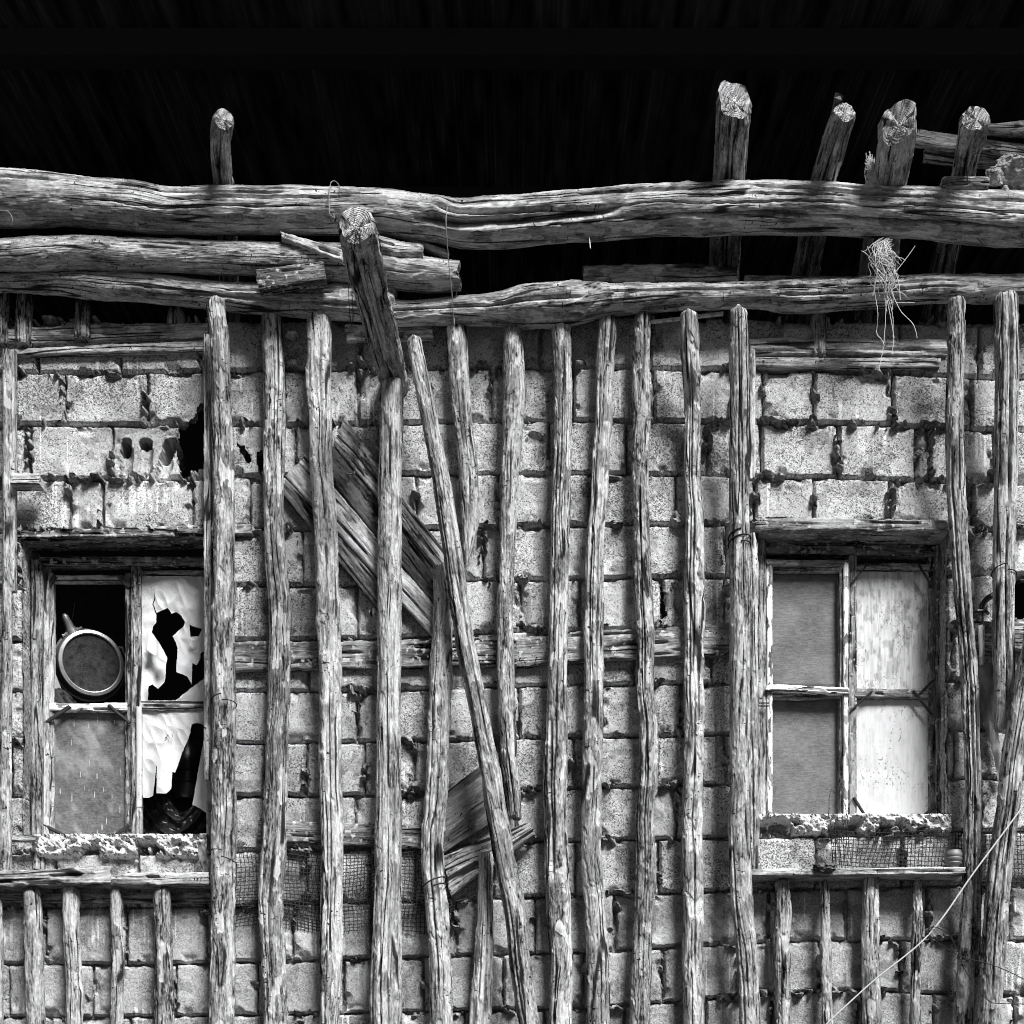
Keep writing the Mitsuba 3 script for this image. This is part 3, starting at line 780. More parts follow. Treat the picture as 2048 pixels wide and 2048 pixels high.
# ------------------------------------------------------------------ upright poles
POLES = [
    ([(432, 596, 19), (440, 720, 19.5), (444, 820, 20), (447, 1000, 21), (448, 1300, 22.5), (447, 1580, 24), (446, 1800, 24.5), (443, 2090, 26)], -0.10, 1.0, ('round', 'saw'), 'full height pole tied with wire along the right side of the window with torn sheets'),
    ([(543, 618, 18), (547, 720, 20), (549, 820, 21), (547, 1000, 20), (551, 1120, 20.5), (561, 1240, 22), (557, 1375, 21.5), (553, 1510, 22.5), (549, 1645, 24), (543, 1760, 24.5), (542, 1810, 25), (548, 1935, 24), (555, 2090, 25)], -0.072, 1.0, ('round', 'saw'),
     'bleached crooked pole, second full height one from the torn window'),
    ([(637, 632, 25), (637, 720, 24), (638, 800, 23), (642, 900, 22.5), (650, 1045, 23), (659, 1300, 23), (662, 1510, 22.5), (664, 1760, 22.5), (664, 1803, 22), (662, 1935, 21), (657, 2090, 17)], -0.088, 1.1, ('saw', 'saw'),
     'flat topped pole with peeling patches crossing the diagonal planks at their upper end'),
    ([(785, 757, 23), (783, 820, 23.5), (780, 1045, 24), (779, 1300, 23.5), (777, 1510, 25), (776, 1760, 27), (774, 1860, 29), (772, 1935, 32), (775, 2090, 31)], -0.092, 0.75, ('round', 'saw'), 'thick straight pole under the tilting rafter stub'),
    ([(827, 674, 14), (836, 730, 15.5), (848, 790, 16), (872, 900, 17), (896, 1045, 18), (932, 1300, 19), (953, 1400, 19), (975, 1510, 20), (997, 1645, 20.5), (1015, 1760, 20.5), (1025, 1803, 21.5), (1041, 1935, 21), (1064, 2090, 20.5)], -0.19, 0.65, ('round', 'saw'),
     'smooth pole slanting to the right in front of the others'),
    ([(914, 650, 19), (918, 760, 19), (924, 830, 19), (934, 915, 19), (939, 1000, 19), (940, 1040, 17.5), (937, 1080, 12.5), (934, 1130, 5)], -0.068, 0.8, ('round', 'tip'), 'short pole with a pointed lower end, hanging beside the slanting pole'),
    ([(879, 1133, 14), (884, 1200, 18.5), (885, 1260, 20), (881, 1375, 21.5), (875, 1510, 21.5), (868, 1645, 22), (866, 1740, 21.5), (871, 1803, 23), (881, 1935, 22), (884, 2090, 20)], -0.080, 1.2, ('saw', 'saw'),
     'cracked pole tied with wire that begins at the foot of the diagonal planks'),
    ([(972, 1706, 14), (971, 1803, 16), (965, 1935, 20), (957, 2090, 24)], -0.068, 0.8, ('saw', 'saw'), 'short squared pole stub at the bottom left of the slanting pole'),
    ([(1023, 646, 17), (1027, 720, 20), (1030, 790, 23), (1026, 850, 21), (1022, 915, 19.5), (1017, 1045, 17), (1011, 1180, 15.5), (1010, 1290, 15.5), (1012, 1375, 17.5), (1020, 1510, 17), (1028, 1600, 13), (1030, 1635, 11)], -0.068, 1.0, ('round', 'broken'),
     'pole with a broken lower end above the low plank tip, right of the slanting pole'),
    ([(1122, 634, 22), (1125, 680, 18.5), (1127, 740, 18), (1127, 820, 17.5), (1125, 915, 17.5), (1120, 1045, 19), (1117, 1300, 18.5), (1115, 1375, 20), (1111, 1510, 22.5), (1112, 1645, 23), (1114, 1760, 24), (1117, 1803, 25), (1123, 1935, 22.5), (1122, 2090, 23)], -0.072, 0.9,
     ('saw', 'saw'), 'first full height pole to the right of the slanting pole, with a long split'),
    ([(1216, 630, 17), (1212, 720, 17), (1208, 820, 17), (1202, 915, 16), (1197, 1000, 17), (1192, 1080, 17.5), (1188, 1180, 19), (1187, 1300, 18.5), (1187, 1375, 19), (1185, 1510, 19.5), (1181, 1645, 20), (1184, 1760, 21), (1189, 1803, 21), (1196, 1935, 23), (1197, 2090, 22)], -0.070,
     1.15, ('round', 'saw'), 'second full height pole to the right of the slanting pole, leaning left downward'),
    ([(1286, 630, 16), (1283, 740, 17), (1282, 820, 18), (1280, 900, 17), (1282, 1045, 16), (1285, 1180, 17), (1290, 1300, 16.5), (1290, 1375, 17), (1297, 1470, 18.5), (1297, 1510, 19), (1291, 1645, 18.5), (1291, 1760, 19), (1288, 1803, 18.5), (1281, 1935, 19.5), (1279, 2090, 20)], -0.070,
     1.3, ('saw', 'saw'), 'third full height pole right of the slanting pole, with a bulge at mid height'),
    ([(1378, 622, 17), (1381, 720, 18), (1384, 820, 16), (1384, 950, 16), (1389, 1045, 18), (1388, 1180, 20), (1388, 1300, 19), (1389, 1400, 19.5), (1389, 1510, 19), (1384, 1645, 20), (1385, 1760, 21), (1386, 1803, 20.5), (1386, 1935, 21), (1389, 2090, 19.5)], -0.070, 1.35,
     ('round', 'saw'), 'rough peeling pole next left of the post at the white paned window'),
    ([(1477, 614, 17.5), (1478, 820, 19), (1479, 1015, 19.5), (1480, 1300, 20), (1480, 1500, 21), (1479, 1688, 21.5), (1482, 1780, 21), (1492, 1900, 21), (1503, 2090, 21)], -0.13, 0.7, ('round', 'saw'), 'full height post tied with wire at the left side of the white paned window'),
    ([(1912, 600, 16), (1911, 820, 17), (1913, 1000, 18), (1922, 1130, 17.5), (1930, 1260, 15.5), (1936, 1330, 16), (1941, 1400, 16), (1945, 1550, 16), (1945, 1688, 18), (1945, 1755, 18.5), (1940, 1910, 22), (1931, 2090, 25)], -0.10, 0.85, ('saw', 'saw'),
     'bent post along the right side of the white paned window'),
    ([(2012, 592, 24), (2013, 820, 23), (2010, 1015, 22), (2007, 1170, 21), (2007, 1300, 21.5), (2008, 1400, 19.5), (2007, 1462, 18)], -0.13, 0.65, ('saw', 'saw'), 'hanging pole with a long crack and a sawn bottom end, near the right edge'),
    ([(2092, 1150, 19), (2064, 1290, 20), (2043, 1400, 21), (2028, 1500, 22), (2017, 1600, 22.5), (1999, 1755, 23.5), (1986, 1910, 24), (1976, 2090, 24)], -0.22, 0.7, ('saw', 'saw'), 'pole leaning in from the right edge at the bottom corner'),
]
for n_, (pts, Y, rough, ends, label) in enumerate(POLES):
    cr = {3: [(0.35, 1.0, 0.55, 0.1, 0.0035, 0.016)], 9: [(0.55, 0.78, -0.5, 0.2, 0.006, 0.03), (0.0, 0.4, 0.4, 0.1, 0.003, 0.012)], 4: [(0.1, 1.0, -1.15, 0.1, 0.006, 0.03)],
          15: [(0.0, 0.5, 0.05, 0.0, 0.005, 0.03), (0.5, 0.98, -0.05, 0.15, 0.004, 0.02)], 11: [(0.0, 0.12, 0.2, 0.0, 0.005, 0.02)], 14: [(0.3, 0.9, -0.1, 0.2, 0.004, 0.018), (0.5, 1, 0.4, 0, 0.003, 0.015)],
          13: [(0.1, 0.4, 0.5, 0.1, 0.003, 0.015), (0.0, 0.25, -0.2, 0.1, 0.003, 0.014)], 6: [(0.4, 0.75, 0.2, 0.3, 0.004, 0.02), (0.55, 0.9, -0.3, 0.1, 0.004, 0.02)], 7: [(0.0, 0.9, 0.4, 0.1, 0.004, 0.02)]}.get(n_, [])
    fl = {7: ((-0.8, 0.85), (0.8, 0.85)), 2: ((0.0, 0.88),), 3: ((0.3, 0.93),)}.get(n_, ())
    if n_ in (0, 12, 13, 14, 15):       # these lean out at the head, past the wall top log
        Y = [-0.19, -0.16] + [Y] * (len(pts) - 2)
    mesh, caps = log(pts, Y, 20 + n_, rough=rough, ends=ends, cracks=cr, knots=7, flats=fl)
    put('wooden_pole', mesh, 'mat_wood', label=label, cat='pole', group='upright poles in front of the wall')

SHORT = [([(-4, 1796, 9), (-4, 1900, 10), (-2, 2090, 10)], 'short pole cut by the left edge of the picture below the left ledge'),
         ([(64, 1775, 17), (66, 1830, 18), (69, 1935, 18), (72, 2090, 17.5)], 'thick pale short pole under the left ledge, nearest the left edge in full view'),
         ([(140, 1771, 15), (142, 1810, 16.5), (146, 1935, 17), (149, 2090, 17)], 'straight short pole under the left ledge below the hardboard pane'),
         ([(233, 1769, 11), (234, 1830, 12.5), (236, 1935, 12.5), (236, 2090, 12)], 'thinnest short pole under the left ledge'),
         ([(326, 1773, 15), (326, 1810, 16.5), (327, 1880, 16), (328, 1935, 17), (332, 2090, 18)], 'knobbly short pole under the left ledge, next to the wire tied pole'),
         ([(1566, 1758, 16), (1566, 1830, 16), (1563, 1910, 17.5), (1564, 1960, 15.5), (1569, 2090, 18)], 'rough barky short pole under the right ledge, leftmost there'),
         ([(1649, 1761, 9.5), (1651, 1830, 10), (1652, 1910, 10.5), (1655, 2090, 11)], 'thin short pole under the right ledge, second there'),
         ([(1742, 1754, 16.5), (1741, 1830, 17.5), (1741, 1910, 18), (1746, 2090, 19)], 'widest short pole under the right ledge with a split top'),
         ([(1834, 1761, 9.5), (1834, 1830, 10), (1833, 1910, 10.5), (1828, 2090, 12)], 'thin short pole under the right ledge, nearest the bent post')]
for n_, (pts, label) in enumerate(SHORT):
    mesh, _ = log(pts, -0.060, 60 + n_, rough=1.5 if n_ in (4, 5) else 0.9, ends=('saw' if n_ in (3, 7, 8) else 'round', 'saw'), knots=4, m=40, cracks=[(0.0, 0.08, 0.45, 0, 0.006, 0.03)] if n_ == 7 else [])
    put('short_pole', mesh, 'mat_wood', label=label, cat='pole', group='short poles under the window ledges')

STUBS = [([(5, 568, 11), (6, 620, 12), (6, 690, 12)], -0.02, 'round', 'pole stub above the left window cut by the left picture edge'), ([(49, 580, 13), (49, 620, 15.5), (49, 690, 16)], -0.02, 'round', 'fat pole stub with a sloping top above the left window'),
         ([(164, 598, 11), (165, 630, 15), (165, 680, 15)], -0.02, 'round', 'pale pole stub in the middle above the left window'), ([(352, 622, 15), (354, 640, 18), (354, 680, 18)], 0.02, 'saw', 'low broken pole stub above the left window beside the tied pole'),
         ([(1637, 622, 14), (1638, 650, 16), (1638, 715, 16)], -0.0, 'round', 'lone pole stub above the right window')]
for n_, (pts, Y, e, label) in enumerate(STUBS):
    mesh, _ = log(pts, Y, 80 + n_, ends=(e, 'saw'), knots=2, m=36)
    put('pole_stub', mesh, 'mat_wood', label=label, cat='pole', group='stubs above the windows')

# ------------------------------------------------------------------ rails, diagonal planks and loose boards
def plank(mesh, label, bsdf='mat_wood', name='plank', cat='plank', group=None):
    return put(name, mesh, bsdf, label=label, cat=cat, group=group)


plank(board((455, 1282), (1034, 1281), (455, 1341), (1034, 1330), -0.032, thick=0.035, seed=1, rough=1.3, wear=2), 'weathered level plank across the middle, its left length below the diagonal planks', 'mat_grey_wood', name='cross_rail')
plank(board((1028, 1273), (1466, 1246), (1028, 1330), (1466, 1307), -0.034, thick=0.04, seed=2, rough=1.6, wear=2.4, y1=-0.036), 'weathered level plank across the middle, its right length ending at the right window post', 'mat_grey_wood', name='cross_rail')
plank(board((516, 1640), (893, 1652), (516, 1681), (893, 1700), -0.032, thick=0.035, seed=3, wear=1.4), 'lower level plank above the left wire netting', 'mat_grey_wood', name='cross_rail')
plank(board((1948, 1243), (2110, 1243), (1948, 1298), (2110, 1300), -0.045, thick=0.03, seed=4), 'pale level plank at the right edge behind the hanging pole', name='cross_rail')
DG = 'diagonal planks behind the poles'
plank(board((690, 836), (902, 1120), (667, 889), (874, 1140), -0.030, thick=0.022, seed=5, y1=-0.05), 'uppermost of the four diagonal planks, lime splashed at its top', group=DG, name='diagonal_plank')
plank(board((664, 888), (882, 1156), (618, 908), (866, 1208), -0.026, thick=0.022, seed=6, y1=-0.04), 'dark stained diagonal plank, second from the top', 'mat_dark_wood', group=DG, name='diagonal_plank')
plank(board((612, 908), (872, 1214), (570, 952), (866, 1274), -0.034, thick=0.024, seed=7, y1=-0.045), 'broad pale diagonal plank, third from the top', group=DG, name='diagonal_plank')
plank(board((572, 956), (772, 1178), (564, 988), (756, 1222), -0.028, thick=0.022, seed=8, y1=-0.05), 'lowest diagonal plank, dark with a pale edge', 'mat_dark_wood', group=DG, name='diagonal_plank')
plank(board((886, 1588), (1004, 1498), (886, 1708), (1040, 1606), -0.045, thick=0.02, seed=9, y1=-0.05), 'wide dark slanted plank behind the slanting pole at the bottom', 'mat_dark_wood', name='slanted_plank')
plank(board((886, 1712), (1051, 1645), (900, 1794), (1071, 1668), -0.055, thick=0.035, seed=10, y1=-0.08, jag=0.008), 'pale slanted plank poking out to the right of the slanting pole at the bottom', name='slanted_plank')
plank(lump(W(747, 1225, -0.03), (0.018, 0.015, 0.018), 3, 0.3, 3), 'small pale wooden chock under the diagonal planks beside the thick pole', name='wood_chock', cat='wood block')

plank(board((561, 460), (690, 500), (565, 476), (684, 522), -0.235, thick=0.03, seed=11, rough=1.6, wear=2, jag=0.008), 'split pale lath slanting down to the tilting rafter stub', name='wood_offcut', cat='wood offcut')
plank(board((511, 538), (646, 522), (517, 579), (652, 560), -0.235, thick=0.05, seed=12), 'dark short board wedged in front of the broken beam', 'mat_grey_wood', name='wood_offcut', cat='wood offcut')
mesh, _ = log([(752, 492, 19), (800, 503, 17), (846, 507, 14)], -0.20, 90, m=40, knots=1)
plank(mesh, 'short half round log end to the right of the tilting rafter stub', name='wood_offcut', cat='wood offcut')
plank(board((806, 467), (896, 500), (806, 474), (896, 516), -0.18, thick=0.03, seed=13), 'thin board with a bright edge under the big beam, right of the rafter stub', name='wood_offcut', cat='wood offcut')
plank(board((690, 648), (865, 654), (692, 681), (866, 676), -0.075, thick=0.03, seed=14), 'short plank behind the foot of the tilting rafter stub', name='wood_offcut', cat='wood offcut')
plank(board((1165, 527), (1470, 533), (1165, 569), (1470, 566), -0.08, thick=0.06, seed=15, rough=2.2, wear=3, jag=0.006), 'charred split block lying on the wall top log in the gap', name='wood_offcut', cat='wood offcut')
plank(board((1490, 549), (1702, 552), (1490, 566), (1702, 567), -0.02, thick=0.03, seed=16), 'thin dark lath on the wall top to the right of the tallest rafter', name='wood_offcut', cat='wood offcut')
plank(board((1300, 639), (1446, 622), (1300, 646), (1446, 629), -0.075, thick=0.012, seed=17, wear=0.3), 'bright thin strip under the right wall top log', 'mat_pale_board', name='wood_offcut', cat='wood offcut')
plank(board((1375, 369), (1466, 357), (1378, 373), (1470, 361), -0.25, thick=0.01, seed=18, wear=0.4, jag=0.006), 'bright splinter lifting off the big beam under the tallest rafter', 'mat_pale_board', name='wood_offcut', cat='wood offcut')
plank(board((1828, 256), (2110, 296), (1826, 286), (2110, 322), -0.10, thick=0.03, seed=19), 'long dark board behind the round rafter end at top right', name='wood_offcut', cat='wood offcut')
plank(board((1850, 292), (2020, 312), (1848, 316), (2020, 336), -0.06, thick=0.03, seed=20), 'short dark board end below the long board at top right', name='wood_offcut', cat='wood offcut')
plank(board((1972, 246), (2110, 236), (1974, 258), (2110, 266), -0.14, thick=0.04, seed=21), 'grey board end, topmost at the right edge', name='wood_offcut', cat='wood offcut')
mesh, _ = log([(1883, 369, 14), (1930, 369, 15), (1975, 370, 15)], -0.26, 91, m=44, knots=0, rough=0.6)
plank(mesh, 'small pale log block on the big beam under the round rafter end', name='wood_offcut', cat='wood offcut')

# casing strips beside the poles
CS = 'casing strips beside the windows'
plank(vboard(407, 420, 668, 1560, -0.075, thick=0.03, seed=22, wear=0.6), 'thin upright strip between the torn window and the tied pole', name='casing_strip', cat='casing strip')
plank(vboard(5, 28, 696, 1180, -0.085, thick=0.04, seed=23, wear=0.3, rough=0.5, groove=((0.45, 0.003, 0.008), (0.7, 0.002, 0.008), (0.85, 0.002, 0.006))), 'moulded upright casing strip at the left picture edge', name='casing_strip', cat='casing strip')
mesh, _ = log([(15, 1176, 9), (14, 1300, 11), (12, 1412, 11), (11, 1560, 12), (11, 1748, 11)], -0.08, 92, m=40, knots=3)
plank(mesh, 'rough upright lath at the left picture edge below the moulded strip', name='casing_strip', cat='casing strip')
plank(vboard(1499, 1511, 700, 958, -0.10, thick=0.03, seed=24), 'short upright strip right of the wire tied right window post, upper', name='casing_strip', cat='casing strip')
mesh, _ = log([(1507, 1066, 5), (1508, 1110, 8), (1508, 1400, 8), (1509, 1742, 8)], -0.115, 93, m=36, knots=3)
plank(mesh, 'split upright strip alongside the white paned window, from its head to the ledge', name='casing_strip', cat='casing strip')

# lintels and ledges
plank(board((6, 656), (415, 644), (6, 684), (415, 672), -0.025, thick=0.10, seed=25, rough=1.6, wear=2), 'dark rough beam closing the top of the left window bay', name='bay_head_beam', cat='wooden beam')
plank(board((8, 698), (412, 680), (8, 712), (412, 699), -0.025, thick=0.05, seed=26, rough=0.6, groove=((0.5, 0.002, 0.006),)), 'moulded head board of the left window bay', name='bay_head_board', cat='casing strip')
plank(board((1498, 676), (1896, 677), (1500, 708), (1896, 709), -0.025, thick=0.10, seed=27, rough=1.4, wear=2), 'dark rough beam closing the top of the right window bay', name='bay_head_beam', cat='wooden beam')
plank(board((1508, 713), (1880, 716), (1508, 733), (1880, 735), -0.025, thick=0.05, seed=28, rough=0.8, groove=((0.5, 0.002, 0.006),)), 'moulded head board of the right window bay', name='bay_head_board', cat='casing strip')
plank(board((28, 1062), (504, 1046), (28, 1077), (504, 1069), -0.02, thick=0.14, seed=29, wear=1.6), 'rough timber lintel over the torn window', 'mat_grey_wood', name='lintel', cat='lintel')
plank(board((1510, 1034), (1898, 1040), (1510, 1058), (1898, 1062), -0.03, thick=0.15, seed=30, wear=1.8), 'wavy timber lintel over the white paned window', 'mat_grey_wood', name='lintel', cat='lintel')
plank(board((-60, 1744), (214, 1733), (-60, 1772), (214, 1768), -0.115, thick=0.13, seed=31, rough=1.6, wear=2.4, jag=0.012), 'broken left length of the ledge below the torn window', name='window_ledge', cat='ledge')
plank(board((206, 1748), (418, 1744), (206, 1770), (418, 1770), -0.105, thick=0.12, seed=32, rough=1.3, wear=1.6), 'right length of the ledge below the torn window', name='window_ledge', cat='ledge')
plank(board((1497, 1738), (1930, 1734), (1497, 1752), (1930, 1748), -0.135, thick=0.14, seed=33, rough=0.8, wear=0.8), 'straight ledge board below the white paned window', name='window_ledge', cat='ledge')
plank(hboard(-60, 420, 1786, 1806, -0.02, thick=0.04, seed=34), 'dim level rail behind the short poles under the left ledge', name='cross_rail')
plank(hboard(22, 77, 946, 969, -0.115, thick=0.06, seed=35, ds=0.004), 'small dark wooden cleat on the moulded strip', name='wood_cleat', cat='wood block')
plank(hboard(12, 70, 1669, 1682, -0.07, thick=0.03, seed=36), 'dark stub board below the torn window at the left', name='wood_cleat', cat='wood block')
plank(vboard(66, 87, 1672, 1740, -0.02, thick=0.03, seed=37), 'short upright stump of wood under the jamb of the torn window', name='wood_cleat', cat='wood block')


# mortar sills
def sill(x0, x1, y0, y1, seed, label, lip=0.03):
    px, py = np.meshgrid(np.arange(x0, x1, 2.2), np.linspace(y0 - 9, y1, int((y1 - y0) / 2.0)), indexing='ij')
    f = (py - y0) / (y1 - y0)
    g = 0.6 * nfbm(px / 22, py / 15, seed, 4) + 0.4 * nfbm(px / 7, py / 6, seed + 3, 3)
    g = (np.floor(g * 8) + ((g * 8) % 1) ** 4) / 8 * 0.7 + 0.3 * g
    edge = y1 - 30 * sstep(0.38, 0.68, nfbm(px / 30, py / 40, seed, 4)) - py
    y = -lip - 0.07 * (g - 0.5) + 0.09 * (1 - sstep(-8, 12, edge)) + 0.20 * np.clip(-f * 4, 0, 1)
    py2 = np.where(f < 0, y0 + 3 * (nz(px / 9, seed) - 0.5), py)
    P = W(px, py2, 0) + np.stack([0 * y, y, 0 * y], -1)
    return put('mortar_sill', (P.reshape(-1, 3), grid_faces(*px.shape), np.stack([px, py], -1).reshape(-1, 2) * MPP), 'mat_lime', label=label, cat='window sill')


sill(70, 418, 1670, 1722, 3, 'lumpy mortar sill under the torn window')
sill(1512, 1900, 1630, 1676, 8, 'lumpy lime white mortar sill under the white paned window')

# ------------------------------------------------------------------ the two windows
def za(x, y):
    return 60 + 0.1967 * x, 1080 + 0.1967 * y


def zb(x, y):
    return 60 + 0.1967 * x, 1380 + 0.1967 * y


def wood_part(parent, name, mesh, bsdf='mat_wood', label=None):
    return put(name, mesh, bsdf, parent, label=label)


def strap(parent, a, b, w, y, bsdf='mat_rubber'):
    """A short strip nailed across a sash corner, from a to b."""
    a, b = np.array(a, float), np.array(b, float)
    d = (b - a) / np.linalg.norm(b - a)
    q = np.array([-d[1], d[0]]) * w / 2
    return put('corner_strap', board(tuple(a + q), tuple(b + q), tuple(a - q), tuple(b - q), y, thick=0.006, seed=int(a[0]), ds=0.005, rough=0.4, wear=0.4), bsdf, parent)


F = 0.10
win = thing('window', 'old two sash timber window with torn white sheets and one empty light', 'window')
wood_part(win, 'frame_head', hboard(78, 445, 1113, 1128, F - 0.02, thick=0.07, seed=41, rough=0.6, wear=0.4), 'mat_grey_wood')
wood_part(win, 'jamb', vboard(62, 84, 1118, 1674, F - 0.02, thick=0.07, seed=42, rough=0.7, wear=0.5))
wood_part(win, 'jamb', vboard(83, 97, 1130, 1674, F + 0.005, thick=0.05, seed=43, rough=0.6, wear=0.3))
wood_part(win, 'jamb', vboard(412, 446, 1118, 1674, F - 0.02, thick=0.07, seed=44))
wood_part(win, 'mullion', vboard(262, 281, 1130, 1674, F, thick=0.05, seed=45, rough=0.7, wear=0.4, groove=((0.3, 0.002, 0.006), (0.65, 0.002, 0.006))))
def sash_of(parent, label):
    k = key_for('sash', parent)
    labels[k] = {'label': label}
    return k


sash = sash_of(win, 'left sash with an empty upper light')
put('stile', vboard(95, 107, 1146, 1674, F + 0.02, thick=0.035, seed=46, wear=0.4), 'mat_wood', sash)
put('stile', vboard(250, 262, 1146, 1674, F + 0.02, thick=0.035, seed=47, wear=0.4), 'mat_wood', sash)
put('rail', hboard(106, 251, 1150, 1158, F + 0.021, thick=0.03, seed=48, wear=0.3), 'mat_wood', sash)
put('bead', hboard(106, 251, 1161, 1166, F + 0.03, thick=0.02, seed=49, wear=0.2), 'mat_wood', sash)
put('rail', hboard(98, 255, 1406, 1422, F + 0.012, thick=0.035, seed=50, wear=0.7), 'mat_paint', sash, label='lime spotted middle rail')
put('panel', hboard(97, 253, 1422, 1676, F + 0.042, thick=0.005, seed=51, ds=0.02, rough=0.1, wear=0.3), 'mat_scuffed', sash, label='scuffed grey hardboard with white drips')
for a, b, w in ((za(170, 480), za(262, 355), 10), (za(895, 360), za(1015, 480), 10)):
    strap(sash, a, b, w, F + 0.012, 'mat_dark_wood')
for a, b, w in ((za(150, 1858), za(400, 1690), 7), (za(790, 1670), za(1010, 1860), 7), (zb(140, 1375), zb(350, 1482), 7), (zb(1015, 1365), zb(860, 1482), 7)):
    strap(sash, a, b, w, F + 0.004)
sash2 = sash_of(win, 'right sash with torn white sheets')
put('rail', hboard(281, 415, 1140, 1152, F + 0.018, thick=0.035, seed=52, wear=0.4), 'mat_wood', sash2)
put('rail', hboard(281, 416, 1401, 1419, F + 0.006, thick=0.035, seed=53, wear=2.2, rough=1.3), 'mat_wood', sash2)
put('stile', vboard(270, 282, 1600, 1672, F - 0.004, thick=0.03, seed=54), 'mat_wood', sash2)
put('batten', vboard(272, 282.5, 1412, 1612, F - 0.006, thick=0.02, seed=55, wear=0.3, rough=0.3), 'mat_pale_board', sash2, label='white painted batten')
hole = ragged([za(*p) for p in [(1262, 480), (1272, 600), (1256, 660), (1290, 742), (1400, 690), (1440, 750), (1490, 735), (1540, 770), (1575, 830), (1560, 880), (1450, 980), (1490, 1060), (1500, 1110), (1485, 1340), (1530, 1360), (1600, 1385), (1645, 1470), (1652, 1250),
                                (1690, 1275), (1730, 1210), (1735, 1150), (1790, 1115), (1790, 1390), (1480, 1630), (1200, 1630), (1205, 1490), (1250, 1465), (1300, 1515), (1370, 1440), (1390, 1230), (1395, 1195), (1310, 1040), (1240, 940), (1250, 880), (1283, 840), (1280, 745), (1244, 660), (1262, 600)]], 0.8, 2.2, 3)
small_hole = [za(*p) for p in [(1622, 855), (1640, 872), (1752, 905), (1712, 980), (1632, 990)]]


def crease(x, y):
    return 0.012 * (np.abs(nz(x / 26 + y / 60, y / 44, 6) - 0.5) + np.abs(nz(x / 17 - y / 50, y / 30, 9) - 0.5))


def billow(x, y):
    return F + 0.02 + crease(x, y) + 0.030 * (nfbm(x / 45, y / 70, 4, 3) - 0.5) + 0.012 * np.sin((x + 0.25 * (y - 1200)) / 11.0) * sstep(1270, 1380, y) * sstep(335, 350, x) - 0.03 * sstep(1325, 1390, y) * (1 - sstep(300, 322, x)) * 0.5 - F


put('torn_sheet', sheet([(282, 1152), (414, 1152), (414, 1402), (282, 1402)], F, 0.006, billow, [hole, small_hole]), 'mat_paper', sash2, label='upper torn white sheet with a ragged hole')
flap = [za(*p) for p in [(1188, 1112), (1222, 925), (1305, 1035), (1350, 1120), (1395, 1200), (1392, 1238), (1280, 1175), (1215, 1140)]]
put('paper_flap', sheet(flap, F - 0.006, 0.004, lambda x, y: -0.028 * sstep(1272, 1325, y) + 0.01 * np.sin(x / 4)), 'mat_paper', sash2, label='curled flap of the torn sheet')
put('paper_flap', sheet([za(*p) for p in [(1605, 990), (1715, 975), (1700, 1010), (1640, 1022)]], F - 0.004, 0.004, lambda x, y: -0.012 * sstep(1278, 1285, y)), 'mat_paper', sash2)
low = [(1125, 190), (1792, 190), (1792, 340), (1770, 360), (1740, 345), (1690, 335), (1645, 350), (1625, 450), (1600, 520), (1545, 640), (1520, 720), (1475, 840), (1447, 832), (1436, 1000), (1420, 1020), (1390, 1050), (1285, 1050), (1292, 780), (1262, 745), (1238, 680), (1224, 480), (1222, 350),
       (1212, 400), (1218, 620), (1245, 720), (1285, 775), (1272, 900), (1250, 1075), (1205, 1098), (1150, 1096), (1142, 1040), (1128, 1040)]
put('torn_sheet', sheet(ragged([zb(*p) for p in low], 0.5, 2.5, 5), F, 0.006, lambda x, y: 0.016 + crease(x, y) - 0.03 * sstep(1480, 1590, y) * sstep(296, 330, x) + 0.012 * np.sin(x / 9.0 + y / 60) * sstep(1430, 1560, y)), 'mat_paper', sash2, label='lower torn white sheet hanging in strips')
put('torn_sheet', sheet(ragged([zb(*p) for p in [(1770, 480), (1850, 480), (1850, 1255), (1795, 1250), (1690, 1180), (1650, 1170)]], 0.5, 3, 6), F, 0.006, lambda x, y: 0.01 - 0.02 * sstep(1500, 1620, y)), 'mat_paper', sash2, label='narrow torn strip at the right')
for a, b in (((1385, 455), (1412, 460)), ((1400, 462), (1380, 492)), ((1408, 470), (1422, 490)), ((1445, 452), (1447, 482)), ((1384, 475), (1372, 494))):
    a, b = zb(*a), zb(*b)
    put('ink_mark', tube(np.array([W(*a, F + 0.006), W(*b, F + 0.006)]), 0.0013, 4), 'mat_rubber', sash2)

win2 = thing('window', 'old two sash timber window with grey hardboard left and white boards right', 'window')
wood_part(win2, 'frame_head', board((1530, 1084), (1876, 1091), (1530, 1105), (1876, 1112), F, thick=0.08, seed=61, wear=1.2), 'mat_grey_wood')
wood_part(win2, 'jamb', vboard(1516, 1532, 1060, 1640, 0.07, thick=0.10, seed=62, rough=0.7, wear=0.5))
put('jamb', vboard(1873, 1892, 1086, 1640, 0.09, thick=0.09, seed=63), 'mat_grey_wood', win2)
wood_part(win2, 'mullion', vboard(1698, 1714, 1110, 1640, F - 0.01, thick=0.05, seed=64, rough=0.7, wear=0.4, groove=((0.3, 0.002, 0.006), (0.7, 0.002, 0.006))), 'mat_grey_wood')
s1 = sash_of(win2, 'left sash in flaking white paint')
put('stile', vboard(1533, 1545, 1119, 1640, F - 0.03, thick=0.04, seed=65, wear=0.4, rough=0.5), 'mat_paint', s1)
put('stile', vboard(1687, 1697, 1121, 1640, F - 0.03, thick=0.04, seed=66, wear=0.4, rough=0.5), 'mat_paint', s1)
put('rail', board((1532, 1369), (1698, 1375), (1532, 1381), (1698, 1387), F - 0.045, thick=0.04, seed=67, wear=0.9), 'mat_paint', s1)
put('moulding', vboard(1679, 1687.5, 1130, 1640, F - 0.015, thick=0.04, seed=68), 'mat_grey_wood', s1)
